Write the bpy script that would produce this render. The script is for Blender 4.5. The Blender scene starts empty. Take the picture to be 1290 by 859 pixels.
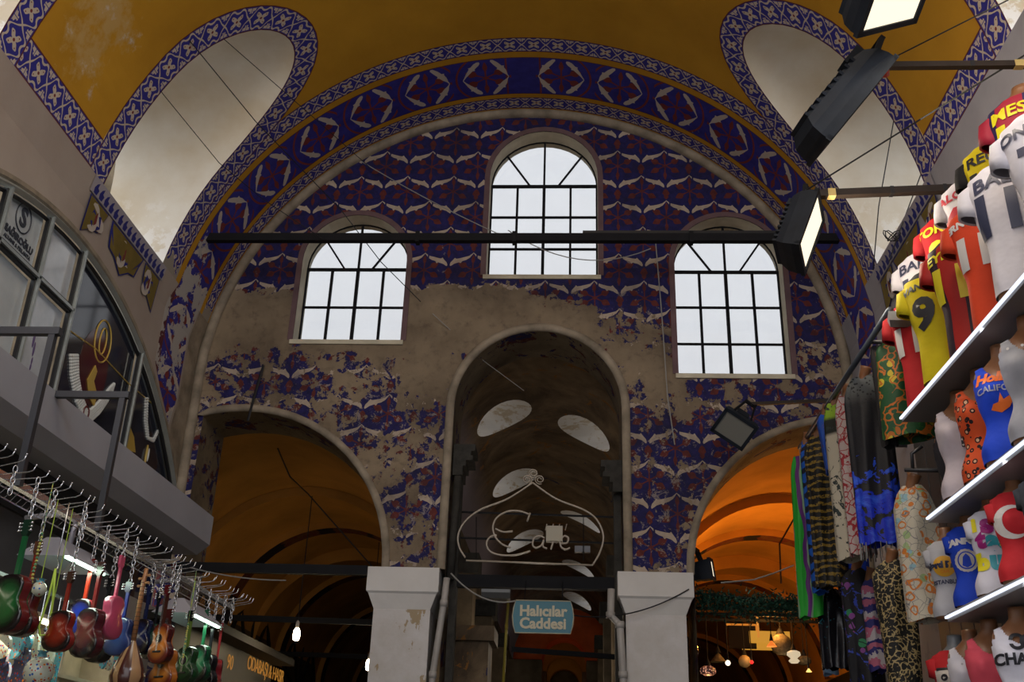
import bpy, bmesh, math, random
from mathutils import Vector, Matrix
from mathutils.geometry import delaunay_2d_cdt
random.seed(7)
S = bpy.context.scene
PI = math.pi
# ---------------------------------------------------------------- camera, world, lamps, exposure
FPX = 1290.0
CX, CY = 645.0, 429.5
EYE = Vector((0, 0, 1.6))
def _axes():
    D = Vector((72, 580, FPX)).normalized()
    Z = Vector((95, -(FPX*FPX+95*72)/580.0, FPX)).normalized()
    X = D.cross(Z)
    if X.x < 0: X = -X
    return X, D, Z
_AX, _AD, _AZ = _axes()
cam = bpy.data.objects.new('camera', bpy.data.cameras.new('camera'))
S.collection.objects.link(cam)
cam.data.sensor_width = 36; cam.data.lens = 36; cam.data.clip_end = 200; cam.data.clip_start = 0.05
_m = Matrix(((_AX.x, -_AX.y, -_AX.z), (_AD.x, -_AD.y, -_AD.z), (_AZ.x, -_AZ.y, -_AZ.z)))
cam.matrix_world = Matrix.Translation(EYE) @ _m.to_4x4()
S.camera = cam
def ray(px, py):
    c = Vector((px-CX, py-CY, FPX))
    return Vector((_AX.dot(c), _AD.dot(c), _AZ.dot(c)))
def onY(px, py, Y): d = ray(px, py); return EYE + d*(Y/d.y)
def onX(px, py, X): d = ray(px, py); return EYE + d*(X/d.x)
def onZ(px, py, Z): d = ray(px, py); return EYE + d*((Z-1.6)/d.z)

S.view_settings.view_transform = 'Standard'; S.view_settings.look = 'None'
S.view_settings.gamma = 1; S.view_settings.use_curve_mapping = False
S.view_settings.exposure = 0.0
S.cycles.use_denoising = True
S.cycles.max_bounces = 8; S.cycles.diffuse_bounces = 4; S.cycles.glossy_bounces = 3
S.cycles.transparent_max_bounces = 12; S.cycles.sample_clamp_indirect = 4
world = bpy.data.worlds.new('sky'); S.world = world; world.use_nodes = True
_wn = world.node_tree.nodes; _wl = world.node_tree.links
_bg = _wn['Background']; _tc = _wn.new('ShaderNodeTexCoord'); _sx = _wn.new('ShaderNodeSeparateXYZ')
_wl.new(_tc.outputs['Generated'], _sx.inputs[0])
_cr = _wn.new('ShaderNodeValToRGB'); _cr.color_ramp.elements[0].position = 0.35; _cr.color_ramp.elements[1].position = 0.75
_cr.color_ramp.elements[0].color = (0.55, 0.55, 0.56, 1); _cr.color_ramp.elements[1].color = (0.93, 0.96, 1.0, 1)
_mp = _wn.new('ShaderNodeMath'); _mp.operation = 'MULTIPLY_ADD'; _mp.inputs[1].default_value = .5; _mp.inputs[2].default_value = .5
_wl.new(_sx.outputs['Z'], _mp.inputs[0]); _wl.new(_mp.outputs[0], _cr.inputs[0]); _wl.new(_cr.outputs[0], _bg.inputs[0])
_bg.inputs[1].default_value = 2.1

def lamp(name, kind, loc, power, color=(1, 1, 1), size=.1, rot=None, parent=None, spot=None, size_y=None):
    l = bpy.data.lights.new(name, kind); l.energy = power; l.color = color
    if kind == 'AREA':
        l.size = size
        if size_y: l.shape = 'RECTANGLE'; l.size_y = size_y
    elif kind == 'SPOT': l.spot_size = spot or 2.0; l.spot_blend = .6; l.shadow_soft_size = size
    else: l.shadow_soft_size = size
    o = bpy.data.objects.new(name, l); S.collection.objects.link(o)
    if rot is not None: o.rotation_mode = 'QUATERNION'; o.rotation_quaternion = Vector(rot).to_track_quat('-Z', 'Y')
    o.location = loc
    if parent: o.parent = parent
    return o
# unseen fill lights added to brighten the hall and its left wall
lamp('fill_light', 'AREA', (-.5, 2.0, 8.6), 170, (1.0, .88, .72), 3.0, (0, .35, -1))
lamp('fill_light', 'AREA', (2.3, -.5, 6.5), 90, (.86, .90, 1.0), 1.6, (-1, 1.15, -.12))
lamp('fill_light', 'AREA', (-3.4, -.5, 6.0), 45, (.95, .93, 1.0), 1.6, (1, 1.1, -.05))

# ---------------------------------------------------------------- node-math helper
class N:
    """a float socket inside a material; arithmetic builds Math nodes"""
    def __init__(s, nt, sock): s.nt, s.s = nt, sock
    def _m(s, op, *a, clamp=False):
        n = s.nt.nodes.new('ShaderNodeMath'); n.operation = op; n.use_clamp = clamp
        for i, x in enumerate((s,)+a):
            if isinstance(x, N): s.nt.links.new(x.s, n.inputs[i])
            else: n.inputs[i].default_value = float(x)
        return N(s.nt, n.outputs[0])
    def __add__(s, o): return s._m('ADD', o)
    __radd__ = __add__
    def __sub__(s, o): return s._m('SUBTRACT', o)
    def __rsub__(s, o): return (s*-1)+o
    def __mul__(s, o): return s._m('MULTIPLY', o)
    __rmul__ = __mul__
    def __truediv__(s, o): return s._m('DIVIDE', o)
    def __neg__(s): return s*-1
    def abs(s): return s._m('ABSOLUTE')
    def floor(s): return s._m('FLOOR')
    def fract(s): return s._m('FRACT')
    def sin(s): return s._m('SINE')
    def cos(s): return s._m('COSINE')
    def sqrt(s): return s._m('SQRT')
    def pow(s, o): return s._m('POWER', o)
    def min(s, o): return s._m('MINIMUM', o)
    def max(s, o): return s._m('MAXIMUM', o)
    def lt(s, o): return s._m('LESS_THAN', o)
    def gt(s, o): return s._m('GREATER_THAN', o)
    def atan2(s, o): return s._m('ARCTAN2', o)
    def clamp(s): return s._m('ADD', 0, clamp=True)
    def hyp(s, o): return (s*s+o*o).sqrt()
    def soft(s, lo, hi):
        return ((s-lo)/(hi-lo)).clamp() if not isinstance(lo, N) and not isinstance(hi, N) else ((s-lo)/(hi-lo)).clamp()
    def curve(s, pts, auto=False):
        """piecewise curve; pts as (x in 0..1, y in 0..1)"""
        n = s.nt.nodes.new('ShaderNodeFloatCurve'); c = n.mapping.curves[0]
        while len(c.points) < len(pts): c.points.new(.5, .5)
        for p, (x, y) in zip(c.points, pts): p.location = (x, y); p.handle_type = 'AUTO' if auto else 'VECTOR'
        n.mapping.update(); s.nt.links.new(s.s, n.inputs['Value']); n.inputs['Factor'].default_value = 1
        return N(s.nt, n.outputs[0])
class Mt:
    def __init__(s, name, rough=.8, spec=.3, metal=0, bump=None, alpha=None):
        s.m = bpy.data.materials.new(name); s.m.use_nodes = True; s.nt = s.m.node_tree
        s.b = s.nt.nodes['Principled BSDF']
        s.b.inputs['Roughness'].default_value = rough; s.b.inputs['Metallic'].default_value = metal
        s.b.inputs['Specular IOR Level'].default_value = spec
    def coords(s, kind='Object'):
        t = s.nt.nodes.new('ShaderNodeTexCoord'); x = s.nt.nodes.new('ShaderNodeSeparateXYZ')
        s.nt.links.new(t.outputs[kind], x.inputs[0]); s.vec = t.outputs[kind]
        return N(s.nt, x.outputs[0]), N(s.nt, x.outputs[1]), N(s.nt, x.outputs[2])
    def comb(s, x, y, z=0):
        c = s.nt.nodes.new('ShaderNodeCombineXYZ')
        for i, a in enumerate((x, y, z)):
            if isinstance(a, N): s.nt.links.new(a.s, c.inputs[i])
            else: c.inputs[i].default_value = a
        return c.outputs[0]
    def noise(s, vec, scale, detail=4, rough=.55, dist=0, col=False):
        n = s.nt.nodes.new('ShaderNodeTexNoise'); s.nt.links.new(vec, n.inputs['Vector'])
        n.inputs['Scale'].default_value = scale; n.inputs['Detail'].default_value = detail
        n.inputs['Roughness'].default_value = rough; n.inputs['Distortion'].default_value = dist
        return n.outputs['Color'] if col else N(s.nt, n.outputs['Fac'])
    def voro(s, vec, scale, out='Distance', feature='F1'):
        n = s.nt.nodes.new('ShaderNodeTexVoronoi'); s.nt.links.new(vec, n.inputs['Vector']); n.feature = feature
        n.inputs['Scale'].default_value = scale
        return n.outputs['Color'] if out == 'Color' else N(s.nt, n.outputs[out])
    def mix(s, f, a, b):
        n = s.nt.nodes.new('ShaderNodeMix'); n.data_type = 'RGBA'
        for i, x in ((0, f), (6, a), (7, b)):
            if isinstance(x, N): s.nt.links.new(x.s, n.inputs[i])
            elif isinstance(x, bpy.types.NodeSocket): s.nt.links.new(x, n.inputs[i])
            elif i == 0: n.inputs[0].default_value = x
            else: n.inputs[i].default_value = tuple(x)[:3]+(1,)
        return n.outputs[2]
    def color(s, c):
        if isinstance(c, bpy.types.NodeSocket): s.nt.links.new(c, s.b.inputs['Base Color'])
        else: s.b.inputs['Base Color'].default_value = tuple(c)+(1,)
        return s
    def bump(s, h, strength=.3, dist=.01):
        n = s.nt.nodes.new('ShaderNodeBump'); n.inputs['Strength'].default_value = strength; n.inputs['Distance'].default_value = dist
        s.nt.links.new(h.s, n.inputs['Height']); s.nt.links.new(n.outputs[0], s.b.inputs['Normal'])
        return s
    def emit(s, c, k):
        if isinstance(c, bpy.types.NodeSocket): s.nt.links.new(c, s.b.inputs['Emission Color'])
        else: s.b.inputs['Emission Color'].default_value = tuple(c)+(1,)
        s.b.inputs['Emission Strength'].default_value = k
        return s
def plain(name, c, rough=.6, spec=.4, metal=0, var=.15, scale=6, bump=.1):
    m = Mt(name, rough, spec, metal); m.coords(); n = m.noise(m.vec, scale, 5)
    m.color(m.mix(n.soft(.3, .7), [x*(1-var) for x in c], [min(1, x*(1+var)) for x in c]))
    if bump: m.bump(m.noise(m.vec, scale*6, 3), bump, .004)
    return m.m
def glow(name, c, k):
    m = Mt(name, .5); m.color((.02, .02, .02)); m.emit(c, k); return m.m

# ---------------------------------------------------------------- painted-plaster materials
BLUE = (.026, .024, .22); BLUE2 = (.012, .012, .11); RED = (.16, .022, .02); CREAM = (.50, .42, .33); OCHRE = (.42, .20, .028)
def rumi_color(m, u, v):
    """blue border with white meander and quatrefoil flowers; u in periods, v in -.5..+.5"""
    cu = u.fract()-.5; av = v.abs(); au = cu.abs()
    g = au*2
    mean = (g.curve([(0, .64), (.14, .68), (.32, .82), (.48, .78), (.64, .52), (.82, .20), (1, 0)], True)*.5)
    line = (av-mean).abs().lt(.038)
    cross = (au.gt(.40)*(av-(.5-au)*1.15).abs().lt(.04))
    r = cu.hyp(v); ph = v.atan2(cu)
    pet = r.lt((ph*2).sin().abs().pow(2)*.20+.10+(ph*14).cos()*.012)
    eye = r.lt(.048); ex = (au-.16).hyp(av-.155).lt(.022)
    du = .5-au
    spr = av.gt(.22)*av.lt(.42)*du.lt((av-.19)*.85+(av*60).sin()*.028)*du.gt(.02*0+.012)
    c = m.mix(line.max(cross).max(pet).max(spr), BLUE, CREAM)
    c = m.mix(eye.max(ex), c, RED)
    return m.mix(av.gt(.455), c, (.09, .015, .022))
def birdpair(x, y, side=0):
    """white bird body: x from 0 (tail, raised) to .5 (head, low), y up, in periods"""
    t = (x*2)
    up = t.curve([(0, 1), (.06, .92), (.17, .79), (.34, .72), (.54, .65), (.68, .62), (.74, .69), (.80, .56), (.92, .36), (.95, .22), (1, .10)])
    lo = t.curve([(0, .95), (.06, .82), (.14, .66), (.29, .51), (.44, .44), (.50, .30), (.57, .37), (.75, .28), (.88, .14), (.93, .10), (.96, .2), (1, .11)])
    yy = y*2.9+1
    return yy.gt(lo)*yy.lt(up)*t.lt(.95)
def star(x, y, s):
    """red flower with leaf-shaped rays, radius s; x, y in periods"""
    r = x.hyp(y)/s; ph = y.abs().atan2(x.abs())
    w = r.clamp().curve([(0, .18), (.25, .10), (.45, .16), (.60, .62), (.72, .70), (.85, .42), (1, 0)])
    leaf = ((ph-.50).abs()*r).lt(w*.30)*r.lt(1)
    stem = ((ph-1.5708).abs()*r).lt(w*.13+.02)*r.lt(1)
    return leaf.max(stem)
def wear_plaster(m, a=(.27, .205, .135), b=(.11, .08, .052)):
    n1 = m.noise(m.vec, 1.1, 6, .6); n2 = m.noise(m.vec, 9, 6, .7)
    c = m.mix(n1.soft(.35, .68), a, b)
    return m.mix(n2.soft(.52, .72)*.6, c, (.055, .04, .032)), n1, n2
def mat_endwall():
    m = Mt('painted_bird_plaster', .75, .25); x, y, z = m.coords()
    A, B = .54, .34
    wob = m.noise(m.vec, 3.0, 2)*.03-.015
    v = (z-7.84+wob)/B; k = v._m('CEIL'); yl = (v-k)*(B/A)          # 0 at the row's peaks, down to -.63
    u = (x+1.11+wob)/A+k*.5; xl = (u+.5).fract()-.5; ax = xl.abs()
    white = birdpair(ax, yl)*(1-ax.gt(.055)*ax.lt(.085)*xl.gt(0))
    hx = .5-ax
    bud = hx.lt(((yl+.34)*-1/.27).clamp().curve([(0, .02), (.15, .28), (.45, .5), (.62, .26), (.8, .30), (1, .0)])*.16)*yl.lt(-.34)
    st = star(ax, yl+.40, .34).max(star(hx, yl-.23, .34))
    n0 = m.noise(m.vec, 14, 4, .6)
    blue = m.mix(n0.soft(.3, .7), (.009, .008, .050), (.019, .016, .115))
    c = m.mix(st.max(bud), blue, m.mix(n0.soft(.3, .7), (.075, .013, .012), (.14, .028, .022)))
    c = m.mix(white, c, m.mix(n0.soft(.2, .8), (.36, .28, .21), (.48, .40, .32)))
    pl, n1, n2 = wear_plaster(m)
    # where the paint has fallen away: low and to the left, and round the middle arch
    zl = ((z-3.5)/6).clamp().curve([(0, .57), (.17, .54), (.30, .555), (.40, .58), (.46, .84), (.51, .74), (.56, .34), (.64, .10), (1, .05)])
    zr = ((z-3.5)/6).clamp().curve([(0, .54), (.12, .48), (.25, .50), (.36, .57), (.44, .52), (.50, .36), (.58, .10), (1, .05)])
    sx = (x+.5+(n1-.5)*1.2).soft(-.5, 1.1)
    lvl = zl+(zr-zl)*sx
    arch = 1-((x+.36).hyp((z-5.5)*.9)-1.15).abs().soft(.0, .75)
    lvl = lvl+arch*z.soft(5.0, 5.9)*.16
    nd = m.noise(m.vec, 2.2, 9, .68, .6); nf = m.noise(m.vec, 6.5, 7, .72)
    bare = (nd*.52+nf*.48).lt(lvl*.62+.14)
    scr = m.noise(m.vec, 8, 8, .8, .4).gt(.63-(7.2-z).soft(0, 2)*.06)*z.lt(7.4)
    c = m.mix(scr*.75, c, (.30, .25, .22)); c = m.mix(m.noise(m.vec, 1.7, 5, .6).soft(.45, .68)*.55, c, (.012, .010, .018))
    c = m.mix(bare, c, pl)
    m.color(c)
    hh = m.noise(m.vec, 20, 5)*.4+(1-bare)*.6
    m.bump(hh, .45, .012); return m.m
def uvs(m):
    n = m.nt.nodes.new('ShaderNodeUVMap'); n.uv_map = 'UVMap'; x = m.nt.nodes.new('ShaderNodeSeparateXYZ')
    m.nt.links.new(n.outputs[0], x.inputs[0]); m.uv = n.outputs[0]
    return N(m.nt, x.outputs[0]), N(m.nt, x.outputs[1])
def mat_rumi():
    m = Mt('blue_border_paint', .7, .3); u, v = uvs(m); m.coords()
    c = rumi_color(m, u, v-.5); n = m.noise(m.vec, 2.5, 8, .65)
    x, y, z = m.coords()
    low = (6.75-z).soft(0, .6)*y.gt(8.4)*x.lt(0)
    bare = n.lt(low*.42+.20)
    m.color(m.mix(bare, c, (.30, .26, .21))); return m.m
def mat_birdband():
    """u = metres along the arch from its crown, v = 0..1 across the band (.66 m wide)"""
    m = Mt('bird_band_paint', .7, .3); u, v = uvs(m)
    P = .676
    au0 = u.abs(); w = (au0-.14)/P
    cu = (w.fract()-.5)*P+.05                   # metres from the flower's middle, each cell mirrored about the crown
    cv = (v-.5)*.62
    acu = cu.abs(); acv = cv.abs()
    st = star(cu, cv, .26)
    # birds: tails meet at cu=+.26 (crown side flips by the mirror), heads at cu=-.26
    def stroke(x0, y0, x1, y1, pts, bend):
        L = math.hypot(x1-x0, y1-y0); tx, ty = (x1-x0)/L, (y1-y0)/L
        a = ((cu-x0)*tx+(acv-y0)*ty)/L; d = (cu-x0)*(-ty)+(acv-y0)*tx
        d = d-(a*(1-a))*bend
        wv = a.clamp().curve(pts)*.07
        return d.abs().lt(wv)*a.gt(0)*a.lt(1)
    b1 = stroke(-.26, .0, -.07, .29, [(0, .06), (.12, .12), (.3, .42), (.45, .50), (.52, .74), (.56, .42), (.75, .42), (.95, .28), (1, .02)], .05)
    b2 = stroke(.26, .0, .06, .27, [(0, .06), (.15, .12), (.4, .30), (.55, .38), (.60, .66), (.66, .40), (.85, .45), (.96, .30), (1, .05)], -.05)
    white = b1.max(b2)
    gap = acu.gt(.26)
    bud = gap*acv.lt((acu-.26).clamp()*2)*0+((cu+.33).abs()*1.0+acv*1.6).lt(.085)
    ring = ((acu.hyp(acv*.9)-.335).abs().lt(.012))
    n0 = m.noise(m.uv, 5, 4)
    c = m.mix(n0.soft(.3, .7), (.020, .018, .17), (.035, .032, .27))
    c = m.mix(st.max(bud).max(ring*au0.gt(.3)), c, (.17, .028, .024))
    mid = (au0-.19).abs().lt(.010)
    c = m.mix(mid, c, (.17, .028, .024))
    c = m.mix(white*au0.gt(.13), c, (.50, .43, .36))
    c = m.mix((v-.5).abs().gt(.485), c, (.09, .015, .02))
    x, y, z = m.coords()
    low = (7.0-z).soft(0, .5)*(1-x.gt(0)*.8); nn = m.noise(m.vec, 4, 8, .65)
    m.color(m.mix(nn.lt(low*.20+.30), c, (.40, .37, .34))); m.bump(nn, .2, .01); return m.m
def mat_ochre():
    m = Mt('ochre_vault_paint', .8, .2); x, y, z = m.coords()
    n = m.noise(m.vec, .9, 6, .6); n2 = m.noise(m.vec, 40, 3)
    c = m.mix(n.soft(.3, .7), (.38, .185, .012), (.53, .27, .020))
    st = (1-((y-6.15).hyp((z-7.05)*.8)).soft(.15, .75))*x.lt(-1)
    nn = m.noise(m.vec, 4.5, 8, .68)
    f = (nn+st*.42-.34).soft(.46, .60)*st.gt(.01)
    c = m.mix(f*.8, c, m.mix(nn.soft(.60, .70), (.50, .33, .12), (.55, .50, .44)))
    m.color(c); m.bump(n2+nn*f, .15, .006); return m.m
def mat_plaster(name, a=(.50, .44, .38), b=(.36, .29, .22), stain=(.62, .60, .58), z0=6.9):
    m = Mt(name, .85, .2); x, y, z = m.coords()
    n = m.noise(m.vec, .8, 6, .6); n2 = m.noise(m.vec, 5, 8, .7)
    c = m.mix(n.soft(.35, .65), a, b)
    low = (z0+.5-z).soft(0, .9)
    c = m.mix((n2+low*.2).soft(.60, .66)*low, c, stain)
    ck = m.voro(m.vec, .8, feature='DISTANCE_TO_EDGE')
    c = m.mix((m.noise(m.vec, 3, 9, .75)).gt(.715), c, (.10, .08, .06))
    m.color(c); m.bump(n2, .3, .01); return m.m
M = {}
M['endwall'] = mat_endwall(); M['rumi'] = mat_rumi(); M['birdband'] = mat_birdband(); M['ochre'] = mat_ochre()
M['lunette'] = mat_plaster('lunette_plaster', (.70, .66, .58), (.56, .46, .32), (.80, .79, .77), 6.6)
M['sideplaster'] = mat_plaster('side_wall_plaster', (.40, .34, .29), (.33, .27, .23), (.36, .32, .28), 4.0)
M['stone'] = plain('worn_stone_trim', (.26, .215, .16), .85, .2, var=.35, scale=5, bump=.5)
M['reveal'] = plain('cream_reveal_plaster', (.55, .50, .38), .8, .2, var=.2, scale=4, bump=.3)
M['mauve'] = plain('mauve_painted_line', (.14, .085, .09), .8, .2)
M['iron'] = plain('dark_iron', (.010, .010, .012), .75, .15)
M['capital'] = plain('chalky_white_paint', (.62, .60, .58), .8, .2, var=.08, scale=2, bump=.4)
M['floor'] = plain('dark_stone_floor', (.12, .11, .10), .6, .3)
M['soot'] = plain('sooty_brown_plaster', (.13, .10, .065), .9, .2, var=.5, scale=2.5, bump=.5)
M['dark'] = plain('dark_timber', (.02, .016, .012), .8, .2)
# ---------------------------------------------------------------- object helpers
def link(name, me, mats, parent=None, smooth=False):
    if not isinstance(mats, (list, tuple)): mats = [mats]
    for mm in mats: me.materials.append(mm)
    o = bpy.data.objects.new(name, me); S.collection.objects.link(o)
    if parent: o.parent = parent
    if smooth:
        for p in me.polygons: p.use_smooth = True
    return o
def mesh(name, V, F, mats, parent=None, smooth=False, mi=None, uv=None):
    me = bpy.data.meshes.new(name); me.from_pydata([tuple(v) for v in V], [], F)
    if mi: me.polygons.foreach_set('material_index', mi)
    if uv:
        l = me.uv_layers.new(name='UVMap')
        for p in me.polygons:
            for li in p.loop_indices: l.data[li].uv = uv[li] if len(uv) == len(me.loops) else uv[me.loops[li].vertex_index]
    me.update()
    return link(name, me, mats, parent, smooth)
def thing(name, label, cat, loc=(0, 0, 0), group=None, rot=None):
    o = bpy.data.objects.new(name, None); S.collection.objects.link(o); o.location = loc
    o['label'] = label; o['category'] = cat; o.empty_display_size = .1
    if group: o['group'] = group
    if rot: o.rotation_euler = rot
    return o
def tag(o, label, cat, group=None, kind=None):
    o['label'] = label; o['category'] = cat
    if group: o['group'] = group
    if kind: o['kind'] = kind
    return o
def structure(o): o['kind'] = 'structure'; return o
class MB:
    """collects simple solids into one mesh"""
    def __init__(s): s.V = []; s.F = []
    def add(s, V, F): n = len(s.V); s.V += [Vector(v) for v in V]; s.F += [[i+n for i in f] for f in F]; return s
    def box(s, lo, hi, mat=None):
        x0, y0, z0 = lo; x1, y1, z1 = hi
        V = [Vector(p) for p in ((x0, y0, z0), (x1, y0, z0), (x1, y1, z0), (x0, y1, z0), (x0, y0, z1), (x1, y0, z1), (x1, y1, z1), (x0, y1, z1))]
        if mat: V = [mat @ v for v in V]
        return s.add(V, [(3, 2, 1, 0), (4, 5, 6, 7), (0, 1, 5, 4), (1, 2, 6, 5), (2, 3, 7, 6), (3, 0, 4, 7)])
    def tube(s, pts, r, n=8, close=False, cap=True):
        pts = [Vector(p) for p in pts]; rr = r if isinstance(r, (list, tuple)) else [r]*len(pts); V = []; F = []
        k = len(pts)
        t0 = (pts[1]-pts[0]).normalized(); up = Vector((0, 0, 1)) if abs(t0.z) < .9 else Vector((1, 0, 0))
        u = t0.cross(up).normalized()
        for i, p in enumerate(pts):
            if close: t = (pts[(i+1) % k]-pts[i-1])
            else: t = pts[min(i+1, k-1)]-pts[max(i-1, 0)]
            if t.length < 1e-9: t = t0
            t.normalize(); u = (u-t*u.dot(t)); u = u.normalized() if u.length > 1e-6 else t.orthogonal().normalized(); w = t.cross(u)
            for j in range(n): a = 2*PI*j/n; V.append(p+(u*math.cos(a)+w*math.sin(a))*rr[i])
        for i in range(k if close else k-1):
            for j in range(n): F.append((i*n+j, i*n+(j+1) % n, ((i+1) % k)*n+(j+1) % n, ((i+1) % k)*n+j))
        if cap and not close: F += [tuple(range(n))[::-1], tuple(range((k-1)*n, k*n))]
        return s.add(V, F)
    def bar(s, a, b, w, h=None, up=(0, 0, 1)):
        a, b = Vector(a), Vector(b); t = (b-a).normalized(); upv = Vector(up)
        if abs(t.dot(upv)) > .98: upv = Vector((0, 1, 0))
        u = t.cross(upv).normalized()*(w/2); v = u.cross(t).normalized()*((h or w)/2)
        return s.add([a-u-v, a+u-v, a+u+v, a-u+v, b-u-v, b+u-v, b+u+v, b-u+v], [(0, 1, 2, 3), (7, 6, 5, 4), (1, 0, 4, 5), (2, 1, 5, 6), (3, 2, 6, 7), (0, 3, 7, 4)])
    def lathe(s, prof, n=16, c=(0, 0, 0), mat=None):
        V = []; F = []; c = Vector(c)
        for r, z in prof:
            for j in range(n): a = 2*PI*j/n; v = Vector((r*math.cos(a), r*math.sin(a), z)); V.append((mat @ v if mat else v)+c)
        for i in range(len(prof)-1):
            for j in range(n): F.append((i*n+j, i*n+(j+1) % n, (i+1)*n+(j+1) % n, (i+1)*n+j))
        return s.add(V, F)
    def prism(s, poly, fn, t):
        """poly of 2-D points, fn(p, d) -> 3-D point at depth d, thickness t"""
        n = len(poly); V = [fn(p, 0) for p in poly]+[fn(p, t) for p in poly]
        return s.add(V, [tuple(range(n)), tuple(range(2*n-1, n-1, -1))]+[(i, i+n, (i+1) % n+n, (i+1) % n) for i in range(n)])
    def sphere(s, c, r, n=10, sc=(1, 1, 1)):
        return s.lathe([(max(1e-4, r*math.sin(PI*i/n))*sc[0], -r*math.cos(PI*i/n)*sc[2]) for i in range(n+1)], n+4, c)
    def build(s, name, mat, parent=None, smooth=False): return mesh(name, s.V, s.F, mat, parent, smooth)
def inpoly(p, poly):
    x, y = p[0], p[1]; c = False; j = len(poly)-1
    for i in range(len(poly)):
        xi, yi = poly[i]; xj, yj = poly[j]
        if (yi > y) != (yj > y) and x < (xj-xi)*(y-yi)/(yj-yi)+xi: c = not c
        j = i
    return c
def cdt(loops, lines=(), grid=None):
    """constrained triangulation; loops/lines are lists of 2-D points; grid=(u0,u1,du,v0,v1,dv)"""
    V = []; E = []
    for L in loops:
        n = len(V); V += [Vector(p) for p in L]; E += [(n+i, n+(i+1) % len(L)) for i in range(len(L))]
    for L in lines:
        n = len(V); V += [Vector(p) for p in L]; E += [(n+i, n+i+1) for i in range(len(L)-1)]
    if grid:
        u0, u1, du, v0, v1, dv = grid; nu = max(1, int((u1-u0)/du)); nv = max(1, int((v1-v0)/dv))
        for i in range(nu+1):
            for j in range(nv+1): V.append(Vector((u0+(u1-u0)*i/nu+1e-4*((i*7+j*3) % 5), v0+(v1-v0)*j/nv+1e-4*((i*3+j*5) % 7))))
    r = delaunay_2d_cdt(V, E, [], 0, 1e-5)
    return r[0], r[2]
def arc_win(cx, hw, sill, spring, n=20):
    return [(cx-hw, sill)]+[(cx-hw*math.cos(PI*i/n), spring+hw*math.sin(PI*i/n)) for i in range(n+1)]+[(cx+hw, sill)]
def text_mesh(txt, size, bold=0, extrude=0.0, align='CENTER', shear=0, spacing=1.0, step=0):
    """letters as a mesh in the XY plane, centred"""
    c = bpy.data.curves.new('t', 'FONT'); c.body = txt; c.size = size; c.align_x = align; c.align_y = 'CENTER'
    c.offset = bold; c.extrude = extrude; c.shear = shear; c.space_character = spacing; c.resolution_u = 3
    o = bpy.data.objects.new('t', c); S.collection.objects.link(o)
    me = bpy.data.meshes.new_from_object(o.evaluated_get(bpy.context.evaluated_depsgraph_get()))
    bpy.data.objects.remove(o)
    if step and len(me.vertices):
        bm = bmesh.new(); bm.from_mesh(me)
        xs = [v.co.x for v in bm.verts]; ys = [v.co.y for v in bm.verts]
        x = min(xs)+step
        while x < max(xs):
            bmesh.ops.bisect_plane(bm, geom=bm.verts[:]+bm.edges[:]+bm.faces[:], plane_co=(x, 0, 0), plane_no=(1, 0, 0)); x += step
        y = min(ys)+step
        while y < max(ys):
            bmesh.ops.bisect_plane(bm, geom=bm.verts[:]+bm.edges[:]+bm.faces[:], plane_co=(0, y, 0), plane_no=(0, 1, 0)); y += step
        bm.to_mesh(me); bm.free()
    return me
def place_text(txt, size, origin, ux, uy, mat, parent=None, name='lettering', bold=0, extrude=.002, **k):
    me = text_mesh(txt, size, bold, extrude, **k); ux = Vector(ux).normalized(); uy = Vector(uy).normalized(); uz = ux.cross(uy)
    for v in me.vertices: v.co = Vector(origin)+ux*v.co.x+uy*v.co.y+uz*v.co.z
    me.update(); return link(name, me, mat, parent)

# ================================================================ THE HALL
XC, ZC, R = -.57, 5.62, 3.46
SPR = 10.5                     # degrees: where the vault springs from the side walls
S0 = R*math.radians(SPR); S1 = R*math.radians(180-SPR)
def vp(s, Y, r=R, xc=XC, zc=ZC):
    a = s/r; return Vector((xc-r*math.cos(a), Y, zc+r*math.sin(a)))
def lun_curves(Yc, a_in, a_out, th0, th1, top_in, top_out, r, mirror=False, n=24):
    """inner and outer outline (s, Y), open at the springing"""
    def cur(a, top):
        P = [(r*math.radians(th0+(th1-th0)*i/6), Yc-a) for i in range(6)]
        P += [(r*math.radians(th1+(top-th1)*math.sin(PI*i/n)), Yc-a*math.cos(PI*i/n)) for i in range(n+1)]
        P += [(r*math.radians(th1-(th1-th0)*i/6), Yc+a) for i in range(1, 7)]
        return P
    A, B = cur(a_in, top_in), cur(a_out, top_out)
    if mirror: A = [(PI*r-s, y) for s, y in A]; B = [(PI*r-s, y) for s, y in B]
    return A, B
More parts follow.
